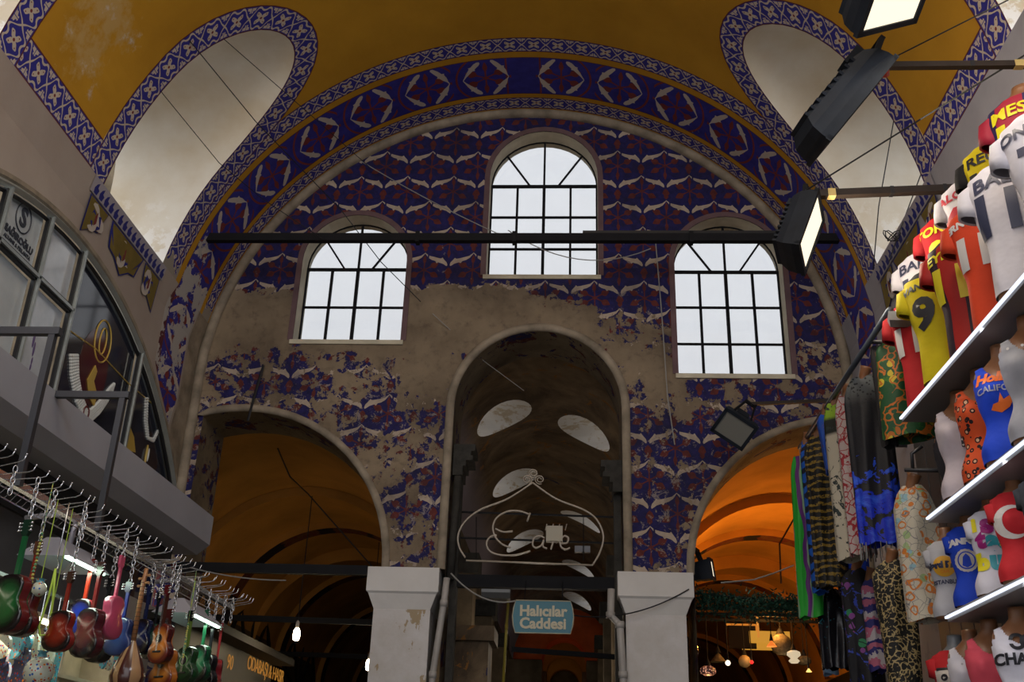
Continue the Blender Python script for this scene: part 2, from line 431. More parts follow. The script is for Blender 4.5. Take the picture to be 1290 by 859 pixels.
def build_vault():
    V = []; F = []; MI = []; UV = []
    mats = [M['ochre'], M['rumi'], M['birdband'], M['lunette']]
    def tri(ps, mi, uvf):
        n = len(V)
        for p in ps: V.append(vp(*p)); UV.append(uvf(p))
        F.append(tuple(range(n, n+len(ps)))); MI.append(mi)
    LY = [7.88, 4.70, 1.50, -1.70]; OUT = []; INN = []
    for Yc in LY:
        for mir in (False, True):
            A, B = lun_curves(Yc, .69, .965, SPR, 31, 50.7, 55.2, R, mir); INN.append(A); OUT.append(B)
    lines = [[(S0+(S1-S0)*i/80, Y) for i in range(81)] for Y in (8.70, 8.93, 9.02, 9.66, 9.73, 9.93)]
    sb = R*math.radians(15); sb2 = R*math.radians(165)
    edge = [(S0, -4)]+[(S0+(S1-S0)*i/80, 10) for i in range(81)]+[(S1-(S1-S0)*i/80, -4) for i in range(80)]
    cut = [[(R*math.radians(15), y) for y in (-4, 10)], [(sb2, y) for y in (-4, 10)]]
    vv, ff = cdt([edge]+OUT, lines+cut, (S0+.01, S1-.01, .16, -3.98, 9.98, .3))
    for f in ff:
        c = (sum(vv[i][0] for i in f)/3, sum(vv[i][1] for i in f)/3)
        if any(inpoly(c, o) for o in OUT): continue
        ps = [tuple(vv[i]) for i in f]; Y = c[1]; cr = R*PI/2
        if Y > 8.70 and Y < 8.93: tri(ps, 1, lambda p: ((p[0]-cr)/.262, (p[1]-8.70)/.23))
        elif 9.02 < Y < 9.66 : tri(ps, 2, lambda p: (p[0]-cr, (p[1]-9.02)/.64))
        elif 9.73 < Y < 9.93: tri(ps, 1, lambda p: ((p[0]-cr)/.262, (p[1]-9.73)/.20))
        elif Y < 8.7 and (c[0] < sb or c[0] > sb2):
            tri(ps, 1, lambda p: (p[1]/.262, (p[0]-S0)/(sb-S0) if c[0] < sb else (S1-p[0])/(S1-sb2)))
        else: tri(ps, 0, lambda p: p)
    for A, B in zip(INN, OUT):
        acc = 0; q = []
        for i in range(len(A)):
            if i: acc += .5*(math.dist(A[i], A[i-1])+math.dist(B[i], B[i-1]))
            q.append(acc)
        nn = round(acc/.27); q = [x*nn/acc for x in q]
        for i in range(len(A)-1):
            n = len(V); K = 3
            for k in range(K):
                n = len(V)
                for (P, t, uu) in ((i, k/K, q[i]), (i+1, k/K, q[i+1]), (i+1, (k+1)/K, q[i+1]), (i, (k+1)/K, q[i])):
                    s = A[P][0]+(B[P][0]-A[P][0])*t; y = A[P][1]+(B[P][1]-A[P][1])*t
                    V.append(vp(s, y)); UV.append((uu, t))
                F.append((n, n+1, n+2, n+3)); MI.append(1)
    o = mesh('ceiling', V, F, mats, mi=MI, uv=UV, smooth=True); structure(o)
    # the lunette wells behind the openings
    for k, (A, B) in enumerate(zip(INN, OUT)):
        sg = -1 if k % 2 == 0 else 1; XE = XC+sg*(R+.62)
        V = []; F = []; K = 6
        for s, y in A:
            p = vp(s, y); pe = Vector((XE, y, 6.22+(p.z-6.22)*.80))
            pb = p+(p-Vector((p.x-sg*.0, p.y, p.z))) # on the edge
            for j in range(K+1):
                t = j/K; V.append(p.lerp(pe, t)+Vector((0, 0, .10*math.sin(PI*t)*((p.z-6.2)/2))))
        for i in range(len(A)-1):
            for j in range(K): a = i*(K+1)+j; F.append((a, a+1, a+K+2, a+K+1))
        # sill
        n = len(V); y0, y1 = A[0][1], A[-1][1]; zs = vp(A[0][0], 0).z; xs = vp(A[0][0], 0).x
        V += [(xs, y0, zs), (XE, y0, zs), (XE, y1, zs), (xs, y1, zs)]; F.append((n, n+1, n+2, n+3))
        w = mesh('lunette_well', V, F, M['lunette'], smooth=True, parent=o)
build_vault()

# ---- end wall with its three windows and three arches
YW = 10.0; TW = .7
WIN = [(-2.44, .59, 6.08, 7.06), (-.34, .62, 6.88, 8.17), (1.70, .585, 5.72, 7.04)]
def archpts(cx, r, zs, x0=None, x1=None, n=28, rise=1.0, zb=None):
    P = [(cx-r*math.cos(PI*i/n), zs+r*rise*math.sin(PI*i/n)) for i in range(n+1)]
    if x0 is not None: P = [p for p in P if p[0] > x0]; P = [(x0, zs+rise*math.sqrt(max(0, r*r-(x0-cx)**2)))]+P
    if x1 is not None: P = [p for p in P if p[0] < x1]; P = P+[(x1, zs+rise*math.sqrt(max(0, r*r-(x1-cx)**2)))]
    zb = zb if zb is not None else 3.63
    return [(P[0][0], zb)]+P+[(P[-1][0], zb)]
A_L = archpts(-3.45, 1.60, 3.65, x0=-3.88, zb=0.0); A_R = archpts(2.74, 1.55, 3.65, x1=2.84, zb=0.0)
A_C = archpts(-.355, .87, 5.33, zb=0.0)
outer = [(XC-R-.06, 0)]+[(XC-(R+.02)*math.cos(PI*i/60), ZC+(R+.02)*math.sin(PI*i/60)) for i in range(61)]+[(XC+R+.06, 0)]
# split at z 3.63 so the piers end on the capitals
outer = [(XC-R-.06, 0), (XC-R-.06, 3.63)]+outer[1:-1]+[(XC+R+.06, 3.63), (XC+R+.06, 0)]
def split_skin(name, Y, outer, mat, wins=True):
    holes = [A_L, A_R, A_C]+[arc_win(*w) for w in WIN]
    line = [[(-2.2, 3.63), (1.4, 3.63)]]
    vv, ff = cdt([outer]+holes, line, None); F = []
    for f in ff:
        c = (sum(vv[i][0] for i in f)/3, sum(vv[i][1] for i in f)/3)
        if not inpoly(c, outer) or any(inpoly(c, h) for h in holes): continue
        if c[1] < 3.63 and -2.0 < c[0] < 1.3: continue
        F.append(tuple(f))
    return mesh(name, [(v[0], Y, v[1]) for v in vv], F, mat)
wb = structure(split_skin('wall_back', YW, outer, M['endwall']))
big = [(-9, 0), (-9, 9.6), (8, 9.6), (8, 0)]
_w, WIN = WIN, [(-2.44, .84, 5.8, 7.3), (-.34, .86, 6.6, 8.4), (1.70, .84, 5.45, 7.3)]
rear = split_skin('rear_face', YW+TW, big, M['soot'], True); WIN = _w; rear.parent = wb
# soffits of the three arches, the window reveals
def extrude_outline(name, pts, y0, y1, mat, parent, closed=False, zmin=None, grow=0):
    V = []; F = []; n = len(pts); K = 4
    cx = sum(p[0] for p in pts)/n; cz = sum(p[1] for p in pts)/n
    for x, z in pts:
        if zmin is not None: z = max(z, zmin)
        for k in range(K+1):
            t = k/K; V.append((x+(x-cx)*grow*t, y0+(y1-y0)*t, z+(z-cz)*grow*t))
    for i in range(n if closed else n-1):
        for k in range(K):
            a = i*(K+1)+k; b = ((i+1) % n)*(K+1)+k; F.append((a, b, b+1, a+1))
    return mesh(name, V, F, mat, parent)
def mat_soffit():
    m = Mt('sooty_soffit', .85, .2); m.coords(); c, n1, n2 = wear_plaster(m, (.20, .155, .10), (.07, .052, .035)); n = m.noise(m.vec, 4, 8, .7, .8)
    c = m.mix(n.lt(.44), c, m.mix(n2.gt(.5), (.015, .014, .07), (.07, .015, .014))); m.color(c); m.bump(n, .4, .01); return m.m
M['soffit'] = mat_soffit()
extrude_outline('soffit', A_L, YW, YW+TW, M['soffit'], wb, zmin=None)
extrude_outline('soffit', A_R, YW, YW+TW, M['soffit'], wb)
extrude_outline('soffit', A_C, YW, YW+TW, M['soffit'], wb)
# raised rims of the arches and the stone ring under the vault
def rim(name, inner, w, y, d, mat, parent, cz, cx, zmin=3.63):
    V = []; F = []; n = len(inner)
    for i, (x, z) in enumerate(inner):
        z = max(z, zmin)
        a = Vector(inner[max(i-1, 0)]); b = Vector(inner[min(i+1, n-1)]); t = (b-a).normalized() if (b-a).length > 1e-6 else Vector((0, 1))
        nx, nz = (-t.y, t.x)
        if i == 0: nx, nz = -1, 0
        if i == n-1: nx, nz = 1, 0
        V += [(x, y, z), (x, y-d, z), (x+nx*w*.5, y-d*1.4, z+nz*w*.5), (x+nx*w, y-d*.8, z+nz*w), (x+nx*w, y, z+nz*w)]
    for i in range(n-1):
        for k in range(4): a = i*5+k; F.append((a, a+5, a+6, a+1))
    return mesh(name, V, F, mat, parent, smooth=True)
rim('arch_rim', A_L[1:], .075, YW, .03, M['stone'], wb, 0, 0)
rim('arch_rim', A_R[:-1], .075, YW, .03, M['stone'], wb, 0, 0)
rim('arch_rim', A_C, .085, YW, .035, M['stone'], wb, 0, 0)
ringo = [(XC-(R-.09)*math.cos(PI*i/70), ZC+(R-.09)*math.sin(PI*i/70)) for i in range(71)]
ringo = [(ringo[0][0], 3.63)]+ringo+[(ringo[-1][0], 3.63)]
r_ = rim('trim_1', ringo, .10, YW, .06, M['stone'], None, 0, 0); structure(r_)

def window(k, cx, hw, sill, spring, rows):
    w = bpy.data.objects.new('window_%d' % k, None); S.collection.objects.link(w); structure(w)
    Yg = YW+.22
    pts = arc_win(cx, hw, sill, spring)
    extrude_outline('reveal', pts, YW, Yg+.1, M['reveal'], w, closed=True)
    outl = MB(); n = len(pts)       # painted band around the opening
    V = []; F = []
    for i, (x, z) in enumerate(pts):
        dx, dz = (x-cx), (z-spring)
        if z <= spring: nx, nz = (-1 if x < cx else 1), 0
        else: L = math.hypot(dx, dz); nx, nz = dx/L, dz/L
        V += [(x, YW-.012, z), (x+nx*.06, YW-.012, z+nz*.06), (x+nx*.06, YW, z+nz*.06), (x, YW, z)]
    for i in range(n-1):
        for j in range(3): F.append((i*4+j, i*4+4+j, i*4+5+j, i*4+1+j))
    mesh('window_band', V, F, M['mauve'], w)
    fr = MB(); t = .028
    fr.tube([(x, Yg, z) for x, z in pts[1:-1]], .014, 4); fr.box((cx-hw, Yg-.015, sill), (cx+hw, Yg+.015, sill+.03))
    fr.box((cx-hw-.005, Yg-.015, sill), (cx-hw+.018, Yg+.015, spring)); fr.box((cx+hw-.018, Yg-.015, sill), (cx+hw+.005, Yg+.015, spring))
    fr.build('window_frame', M['iron'], w)
    xs = [cx-hw, cx-hw*.5, cx, cx+hw*.5, cx+hw]; zs = [sill]+rows+[spring]
    for i, x in enumerate(xs[1:-1]):
        tt = .034 if i == 1 else .026
        MB().box((x-tt/2, Yg-.02, sill), (x+tt/2, Yg+.02, spring)).build('glazing_bar', M['iron'], w)
    for z in zs[1:]:
        tt = .03 if z == spring else .018
        MB().box((cx-hw, Yg-.016, z-tt/2), (cx+hw, Yg+.016, z+tt/2)).build('glazing_bar', M['iron'], w)
    MB().box((cx-.012, Yg-.014, spring), (cx+.012, Yg+.014, spring+hw)).build('glazing_bar', M['iron'], w)
    for sg in (-1, 1):
        MB().bar((cx+sg*hw*.26, Yg, spring), (cx+sg*hw*.72, Yg, spring+hw*.69), .02, .02).build('glazing_bar', M['iron'], w)
    MB().box((cx-hw-.03, YW-.02, sill-.05), (cx+hw+.03, YW+.22, sill)).build('window_sill', M['reveal'], w)
    for i in range(4):
        for j in range(len(zs)-1):
            MB().box((xs[i]+.008, Yg+.002, zs[j]+.006), (xs[i+1]-.008, Yg+.006, zs[j+1]-.006)).build('pane', M['glass'], w)
    cut = [0, .26, .5, .76, 1.0]
    for i in range(4):
        a0, a1 = [(PI, 2.33), (2.33, PI/2), (PI/2, .81), (.81, 0)][i]
        b0, b1 = [(-1, -.26), (-.26, 0), (0, .26), (.26, 1)][i]
        arc = [(cx+(hw-.01)*math.cos(a0+(a1-a0)*q/5), spring+(hw-.01)*math.sin(a0+(a1-a0)*q/5)) for q in range(6)]
        poly = arc+[(cx+b1*hw, spring+.006), (cx+b0*hw, spring+.006)]
        poly = [p for q, p in enumerate(poly) if math.dist(p, poly[q-1]) > .02]
        MB().prism(poly, lambda p, d: Vector((p[0], Yg+.002+d, p[1])), .004).build('pane', M['glass'], w)
    return w
def mat_glass(name, tint, rough=.1, mixf=.08):
    m = bpy.data.materials.new(name); m.use_nodes = True; nt = m.node_tree; nt.nodes.clear()
    o = nt.nodes.new('ShaderNodeOutputMaterial'); t = nt.nodes.new('ShaderNodeBsdfTransparent'); g = nt.nodes.new('ShaderNodeBsdfGlossy')
    mx = nt.nodes.new('ShaderNodeMixShader'); tc = nt.nodes.new('ShaderNodeTexCoord'); nz = nt.nodes.new('ShaderNodeTexNoise')
    nz.inputs['Scale'].default_value = 3; rp = nt.nodes.new('ShaderNodeValToRGB'); nt.links.new(tc.outputs['Object'], nz.inputs[0]); nt.links.new(nz.outputs[0], rp.inputs[0])
    rp.color_ramp.elements[0].color = tuple(c*.96 for c in tint)+(1,); rp.color_ramp.elements[1].color = tuple(tint)+(1,)
    nt.links.new(rp.outputs[0], t.inputs[0]); g.inputs[0].default_value = (.8, .85, .9, 1); g.inputs['Roughness'].default_value = rough
    mx.inputs[0].default_value = mixf; nt.links.new(t.outputs[0], mx.inputs[1]); nt.links.new(g.outputs[0], mx.inputs[2]); nt.links.new(mx.outputs[0], o.inputs[0])
    return m
M['glass'] = mat_glass('dusty_window_glass', (.67, .67, .675))
window(1, *WIN[0], [6.58]); window(2, *WIN[1], [7.33, 7.75]); window(3, *WIN[2], [6.16, 6.60])

# ---- pillars under the piers
def pillar(x0, x1, label):
    t = thing('pillar', label, 'pillar', ((x0+x1)/2, YW+.33, 0)); w = (x1-x0)/2; d = .42
    cap = MB()
    def ringq(hw, hd, z): return [(-hw, -hd, z), (hw, -hd, z), (hw, hd, z), (-hw, hd, z)]
    prof = [(w, d, 3.63), (w, d, 3.40), (w-.02, d-.02, 3.38), (w-.075, d-.07, 3.24)]
    V = []; F = []
    for hw, hd, z in prof: V += ringq(hw, hd, z)
    for i in range(len(prof)-1):
        for j in range(4): F.append((i*4+j, (i+1)*4+j, (i+1)*4+(j+1) % 4, i*4+(j+1) % 4))
    F += [(0, 1, 2, 3)]
    mesh('capital', V, F, M['capital'], t)
    sh = MB().box((-w+.075, -d+.07, 0), (w-.075, d-.07, 3.24)); sh.build('shaft', M['pillarpaint'], t)
    return t
def mat_pillar(th=.545):
    m = Mt('peeling_white_paint', .8, .2); x, y, z = m.coords(); n = m.noise(m.vec, 3.5, 8, .7); nz = m.noise(m.comb(x*3, y*3, z*.8), 1.2, 6, .6)
    c = m.mix(n.soft(.3, .7), (.62, .60, .60), (.50, .47, .44))
    c = m.mix((nz*.7+n*.3).gt(th), c, (.36, .28, .18)); m.color(c); m.bump(n, .4, .01); return m.m
M['pillarpaint'] = mat_pillar()
pillar(-1.97, -1.27, 'peeling white painted pillar with chipped capital left of the middle arch')
M['pillarpaint'] = mat_pillar(.66)
pillar(.45, 1.17, 'white painted pillar with clean capital right of the middle arch')
# ================================================================ side walls, floor
def side_wall(name, X, holes, feats, y0=-4, y1=10.0, pm='sideplaster'):
    zt = ZC+R*math.sin(math.radians(SPR))
    outer = [(y0, 0), (y0, zt), (y1, zt), (y1, 0)]
    vv, ff = cdt([outer]+holes+[f[0] for f in feats], [[(y0, zt-.3), (y1, zt-.3)]], None); F = []; MI = []; UV = []
    for f in ff:
        c = (sum(vv[i][0] for i in f)/3, sum(vv[i][1] for i in f)/3)
        if not inpoly(c, outer) or any(inpoly(c, h) for h in holes): continue
        mi = 0
        for k, (poly, m_) in enumerate(feats):
            if inpoly(c, poly): mi = m_
        F.append(tuple(f)); MI.append(mi)
    uv = [((v[0], v[1])) for v in vv]
    cr = R*PI/2
    uv = [(-(cr-S0)-(zt-v[1]), (v[0]-9.02)/.64) for v in vv]
    V = [(X if v[1] < zt-.3 else X+(XC-math.copysign(R*math.cos(math.radians(SPR)), XC-X)-X)*((v[1]-zt+.3)/.3), v[0], v[1]) for v in vv]
    return structure(mesh(name, V, F, [M[pm], M['birdband'], M['bareplaster']], mi=MI, uv=uv))
M['bareplaster'] = plain('bare_rough_plaster', (.27, .22, .16), .9, .15, var=.4, scale=4, bump=.6)
ZT = ZC+R*math.sin(math.radians(SPR))
def seg(cx, cz, r, z0, n=40):
    a0 = math.asin((z0-cz)/r); return [(cx-r*math.cos(a0+(PI-2*a0)*i/n), cz+r*math.sin(a0+(PI-2*a0)*i/n)) for i in range(n+1)]
LUN = seg(7.07, 1.79, 3.94, 3.2)          # the shop's arched window on the left wall
LUNC = [(7.07, 1.79, 3.94)]
band_l = [(9.02, ZT), (8.93, 6.05), (8.93, 5.37), (9.16, 5.17), (9.52, 4.92), (9.60, 5.26), (9.60, 5.71), (9.63, ZT)]
bare_l = [(9.66, ZT), (9.64, 5.71), (9.64, 5.26), (9.56, 4.90), (9.75, 4.4), (9.9, 3.9), (9.999, 3.7), (9.999, ZT)]
XL, XR = -4.03, 2.89
side_wall('wall_left', XL, [LUN], [(band_l, 1), (bare_l, 2)])
band_r = [(9.02, ZT), (9.02, 5.6), (9.3, 5.45), (9.62, 5.6), (9.63, ZT)]
M['greyplaster'] = mat_plaster('grey_side_plaster', (.38, .37, .40), (.28, .27, .30), (.40, .38, .40), 4.0)
side_wall('wall_right', XR, [], [(band_r, 1)], pm='greyplaster')
structure(mesh('floor', [(-12, -12, 0), (12, -12, 0), (12, 45, 0), (-12, 45, 0)], [(0, 1, 2, 3)], M['floor']))
# ================================================================ passages beyond the arches
def small_vault(name, xc, zc, r, y0, y1, mat, luns=(), a=.75, th1=50, top=76, wellmat=None, wall_mat=None, wallz=0, parent=None):
    s0, s1 = 0, PI*r; INN = []; SD = []
    for mir, Yc, a in luns:
        P = [(r*math.radians(63+19*math.sin(2*PI*i/28)), Yc-a*math.cos(2*PI*i/28)) for i in range(28)]
        INN.append([(PI*r-s, y) for s, y in P] if mir else P); SD.append(-1 if not mir else 1)
    edge = [(s0+(s1-s0)*i/24, y0) for i in range(25)]+[(s1-(s1-s0)*i/24, y1) for i in range(25)]
    vv, ff = cdt([edge]+INN, [], (s0+.01, s1-.01, .2, y0+.01, y1-.01, .5)); F = []
    for f in ff:
        c = (sum(vv[i][0] for i in f)/3, sum(vv[i][1] for i in f)/3)
        if any(inpoly(c, o) for o in INN): continue
        F.append(tuple(f))
    n = len(vv); V = [vp(v[0], v[1], r, xc, zc) for v in vv]
    o = mesh(name, V, F, mat, smooth=True, parent=parent)
    for k, A in enumerate(INN):
        sg = SD[k]; V = []; F = []
        for s, y in A:
            p = vp(s, y, r, xc, zc)
            V += [p, Vector((xc+sg*(r+.12), y, p.z+.10))]
        for i in range(len(A)): j = (i+1) % len(A); F.append((2*i, 2*i+1, 2*j+1, 2*j))
        mesh('lunette_well', V, F, wellmat or M['lunette'], o)
    for sx in (-1, 1):
        x = xc+sx*r
        mesh('passage_wall', [(x, y0, 0), (x, y1, 0), (x, y1, zc), (x, y0, zc)], [(0, 1, 2, 3)], wall_mat or M['soot'], o)
    return o
def mat_rib():
    m = Mt('painted_rib_band', .85, .2); x, y, z = m.coords()
    n = m.noise(m.vec, 9, 5, .7); w = ((x*9).sin()+(z*9).sin()+n*2)
    m.color(m.mix(w.gt(.9), (.015, .012, .02), m.mix(n.gt(.52), (.12, .05, .02), (.11, .02, .02)))); return m.m
M['rib'] = mat_rib()
M['aisle'] = plain('orange_vault_paint', (.44, .215, .045), .85, .2, var=.25, scale=1.2, bump=.3)
def mat_passage():
    m = Mt('stained_passage_plaster', .85, .2); x, y, z = m.coords(); n = m.noise(m.vec, 1.2, 7, .65, .5); k = m.noise(m.vec, 2.6, 8, .7, 1.0)
    c = m.mix(n.soft(.35, .62), (.24, .17, .10), (.08, .055, .035)); c = m.mix(k.gt(.60), c, (.24, .11, .03)); c = m.mix(k.lt(.34), c, (.03, .028, .07))
    c = m.mix((-.9-x).soft(0, .3)*(5.9-z).soft(0, .4), c, (.30, .26, .30)); m.color(c); m.bump(k, .4, .01); return m.m
M['passage'] = mat_passage()
structure(small_vault('passage_vault', -.355, 5.08, 1.2, YW+TW, 42, M['passage'], [(False, 12.55, .48), (True, 13.1, .50), (False, 15.5, .50), (True, 17.8, .30), (False, 19.4, .55), (True, 21.9, .45), (True, 25.7, .7), (True, 29.6, .6)], a=.66, th1=52, top=79))
for xc, r in ((-3.45, 1.68), (2.74, 1.68)):
    v = structure(small_vault('aisle_vault', xc, 3.62, r, YW+TW, 30, M['aisle'], wall_mat=M['dark']))
    for Yr in (15.0, 18.3, 21.6, 25.0):
        V = []; F = []
        for i in range(29):
            a = PI*i/28; ca, sa = math.cos(a), math.sin(a)
            V += [(xc-r*ca, Yr-.16, 3.62+r*sa), (xc-(r-.10)*ca, Yr-.16, 3.62+(r-.10)*sa), (xc-(r-.10)*ca, Yr+.16, 3.62+(r-.10)*sa), (xc-r*ca, Yr+.16, 3.62+r*sa)]
        for i in range(28):
            for j in range(3): F.append((i*4+j, i*4+4+j, i*4+5+j, i*4+1+j))
        mesh('rib', V, F, [M['aisle'], M['rib']], v, smooth=False, mi=[1 if k % 3 == 1 else 0 for k in range(28*3)])
    # darker lower arch set across each bay: the spandrel wall with a pointed opening
    for Yb, dz in ((13.0, -.12), (16.6, -.2)):
        out = [(xc-r, 3.0), (xc-r, 3.62)]+[(xc-r*math.cos(PI*i/24), 3.62+r*math.sin(PI*i/24)) for i in range(25)]+[(xc+r, 3.0)]
        inn = [(xc-r+.10, 3.0)]+[(xc-(r-.10)*math.cos(PI*i/24), 3.62+(r+dz)*math.sin(PI*i/24)) for i in range(25)]+[(xc+r-.10, 3.0)]
        vv, ff = cdt([out, inn]); FF = []
        for f in ff:
            c = (sum(vv[i][0] for i in f)/3, sum(vv[i][1] for i in f)/3)
            if inpoly(c, out) and not inpoly(c, inn): FF.append(tuple(f))
        mesh('spandrel', [(q[0], Yb, q[1]) for q in vv], FF, M['aisle'], v)
structure(MB().box((-9, 30, 0), (8, 30.2, 5.6)).build('wall_far', M['soot'], None))

lamp('passage_fill', 'POINT', (-.35, 12.6, 3.2), 22, (1, .84, .66), .3); lamp('passage_fill', 'POINT', (-.35, 17.5, 3.4), 16, (1, .82, .6), .3); lamp('passage_fill', 'POINT', (-.3, 23.0, 2.6), 8, (1, .35, .12), .2)  # unseen fill lights added to brighten the dark passage
lamp('passage_fill', 'POINT', (-.3, 27.0, 2.2), 8, (1, .6, .2), .2)
# ================================================================ LEFT: arched shop window
def YZ(px, py, X=XL): p = onX(px, py, X); return (p.y, p.z)
M['alu'] = plain('pale_aluminium', (.42, .45, .43), .35, .5, .6, var=.1)
M['black'] = plain('black_gasket', (.012, .012, .014), .5, .4)
def mat_poster(name, a, b, k=1.0, rough=.12):
    m = Mt(name, rough, .6); x, y, z = m.coords(); n = m.noise(m.vec, 1.6, 5, .6)
    m.color(m.mix(n.soft(.35, .65), a, b)); return m.m
M['poster_pale'] = mat_poster('pale_grey_window_film', (.42, .46, .48), (.56, .60, .61))
M['poster_dark'] = mat_poster('dark_jewel_poster', (.015, .016, .022), (.035, .04, .06), rough=.08)
M['hazeglass'] = mat_poster('hazy_glass', (.40, .44, .48), (.62, .66, .70), rough=.1)
def gloss(name, c, rough=.25, spec=.5, metal=0):
    m = Mt(name, rough, spec, metal); m.color(c); return m.m
M['ink'] = gloss('dark_ink', (.03, .035, .05), .5); M['gold'] = gloss('gold_print', (.55, .38, .08), .35); M['pearl'] = gloss('pearl_print', (.62, .64, .62), .4)
M['winered'] = gloss('dark_red_print', (.12, .02, .02), .4); M['lilac'] = gloss('violet_print', (.09, .05, .15), .5)
w4 = bpy.data.objects.new('window_4', None); S.collection.objects.link(w4); structure(w4)
lc = (7.07, 1.79); lr = 3.94
def lz(y, r=lr): return lc[1]+math.sqrt(max(0, r*r-(y-lc[0])**2))
mb = MB(); mb.tube([(XL-.02, p[0], p[1]) for p in seg(*lc, lr-.02, 3.2, 50)], .035, 6); mb.build('window_frame', M['stone'], w4)
mb = MB(); mb.tube([(XL+.0, p[0], p[1]) for p in seg(*lc, lr-.085, 3.2, 50)], .030, 4); mb.build('window_frame', M['alu'], w4)
mb = MB(); mb.tube([(XL-.02, p[0], p[1]) for p in seg(*lc, lr-.13, 3.2, 50)], .020, 4); mb.build('gasket', M['black'], w4)
MU = [3.6, 4.22, 4.84, 5.46, 6.06, 6.66, 7.235, 8.62]
def mull(y0, z0, y1, z1, w=.05):
    d = Vector((0, y1-y0, z1-z0)).normalized(); n = Vector((0, -d.z, d.y))
    a, b = Vector((XL, y0, z0)), Vector((XL, y1, z1))
    MB().bar(a, b, .05, w*.5, up=n).build('mullion', M['alu'], w4)
    mbk = MB(); 
    for s in (-1, 1): mbk.bar(a+n*s*w*.5+Vector((-.01, 0, 0)), b+n*s*w*.5+Vector((-.01, 0, 0)), .03, .022, up=n)
    mbk.build('gasket', M['black'], w4)
for y in MU: mull(y, 3.0, y, lz(y)-.08)
mull(3.3, 5.06, 7.235, 5.09)
ys = [3.3]+MU+[10.0]
for i in range(len(ys)-1):
    a, b = ys[i]+.03, min(ys[i+1]-.03, 9.95)
    def arcpts(a, b): return [(a+(b-a)*k/8, lz(a+(b-a)*k/8)-.12) for k in range(9)]
    rows = ((3.0, 5.05, False), (5.12, None, True)) if b < 7.23 else ((3.0, None, True),)
    for z0, z1, top in rows:
        poly = [(a, z0), (b, z0)]+([p for p in arcpts(a, b)[::-1]] if top else [(b, z1), (a, z1)])
        if min(p[1] for p in poly[2:]) < z0: poly = [(p[0], max(p[1], z0+.001*k)) for k, p in enumerate(poly)]
        mt = M['poster_pale'] if b < 6.7 else M['hazeglass'] if b < 7.23 else M['poster_dark']
        pane = MB().prism(poly, lambda p, d: Vector((XL-.05-d, p[0], p[1])), .01).build('pane', mt, w4)
# printing on the panes
UX = (0, 1, 0); UZ = (0, 0, 1); XP = XL-.045
place_text('S', .21, (XP, 6.375, 5.43), UX, UZ, M['ink'], w4, bold=.006)
mb = MB(); mb.tube([(XP, 6.375+.105*math.cos(a*PI/16), 5.43+.115*math.sin(a*PI/16)) for a in range(32)], .006, 4, close=True); mb.build('printed_ring', M['ink'], w4)
place_text('SAĞIROĞLU', .074, (XP, 6.385, 5.255), UX, UZ, M['ink'], w4, bold=.003)
place_text('ALYANS & PIRLANTA', .041, (XP, 6.385, 5.195), UX, UZ, M['ink'], w4, bold=.001)
def beads(pts, r, mat, parent, n=40, name='printed_pearls'):
    P = [Vector(p) for p in pts]; L = [0]
    for i in range(1, len(P)): L.append(L[-1]+(P[i]-P[i-1]).length)
    mb = MB()
    for k in range(n):
        t = L[-1]*k/(n-1); i = max(j for j in range(len(L)) if L[j] <= t+1e-9); i = min(i, len(P)-2)
        p = P[i].lerp(P[i+1], (t-L[i])/(L[i+1]-L[i]+1e-9)); mb.sphere(p, r, 5)
    return mb.build(name, mat, parent, True)
def pp(px, py, dx=0): p = onX(px, py, XL); return Vector((XP+dx, p.y, p.z))
for k in range(5):      # wide pearl collar on the dark poster
    beads([pp(95+k*2.2, 448), pp(96+k*2.1, 475), pp(102+k*1.8, 505-k*1), pp(110+k*1.2, 522-k*2), pp(120, 530-k*3.2), pp(131+k*.5, 520-k*4), pp(141+k*.8, 505-k*4), pp(147+k*.6, 492-k*2)], .017, M['pearl'], w4, 46)
mb = MB(); mb.prism([(pp(*q).y, pp(*q).z) for q in [(118, 500), (116, 478), (126, 460), (128, 468), (124, 480), (128, 498), (124, 512)]], lambda p, d: Vector((XP+d, p[0], p[1])), .008); mb.build('printed_pendant', M['gold'], w4)
mb = MB(); c0 = pp(113, 520); mb.tube([c0+Vector((.01, .045*math.cos(a*PI/8), .055*math.sin(a*PI/8))) for a in range(16)], .012, 5, close=True); mb.build('printed_ring', M['winered'], w4)
c0 = pp(125, 462); mb = MB(); mb.prism([(c0.y+.26*math.cos(a*PI/12), c0.z+.34*math.sin(a*PI/12)) for a in range(24)], lambda p, d: Vector((XP-.004+d, p[0], p[1])), .002); mb.build('printed_glow', mat_poster('dull_red_print', (.05, .012, .012), (.10, .02, .02)), w4)
mb = MB(); mb.tube([pp(90, 413), pp(128, 440), pp(167, 482), pp(197, 508)], .007, 4); mb.build('printed_line', M['gold'], w4)
c0 = pp(136, 430); mb = MB(); mb.tube([c0+Vector((0, .15*math.cos(a*PI/12), .19*math.sin(a*PI/12))) for a in range(24)], .008, 4, close=True); mb.tube([c0+Vector((0, .06*math.cos(a*PI/12), .12*math.sin(a*PI/12))) for a in range(24)], .008, 4, close=True); mb.build('printed_ring', M['gold'], w4)
for k in range(2): beads([pp(189+k*2.5, 502), pp(188+k*2.5, 530), pp(191+k*1.5, 552), pp(199, 556-k*3), pp(204, 545-k*2)], .014, M['pearl'], w4, 26)
c0 = pp(190, 573); mb = MB(); mb.sphere(c0, .07, 8, (.2, 1, 1.5)); mb.build('printed_pendant', M['gold'], w4, True); mb = MB(); mb.sphere(c0+Vector((.02, 0, 0)), .045, 8, (.2, 1, 1.5)); mb.build('printed_stone', M['pearl'], w4, True)
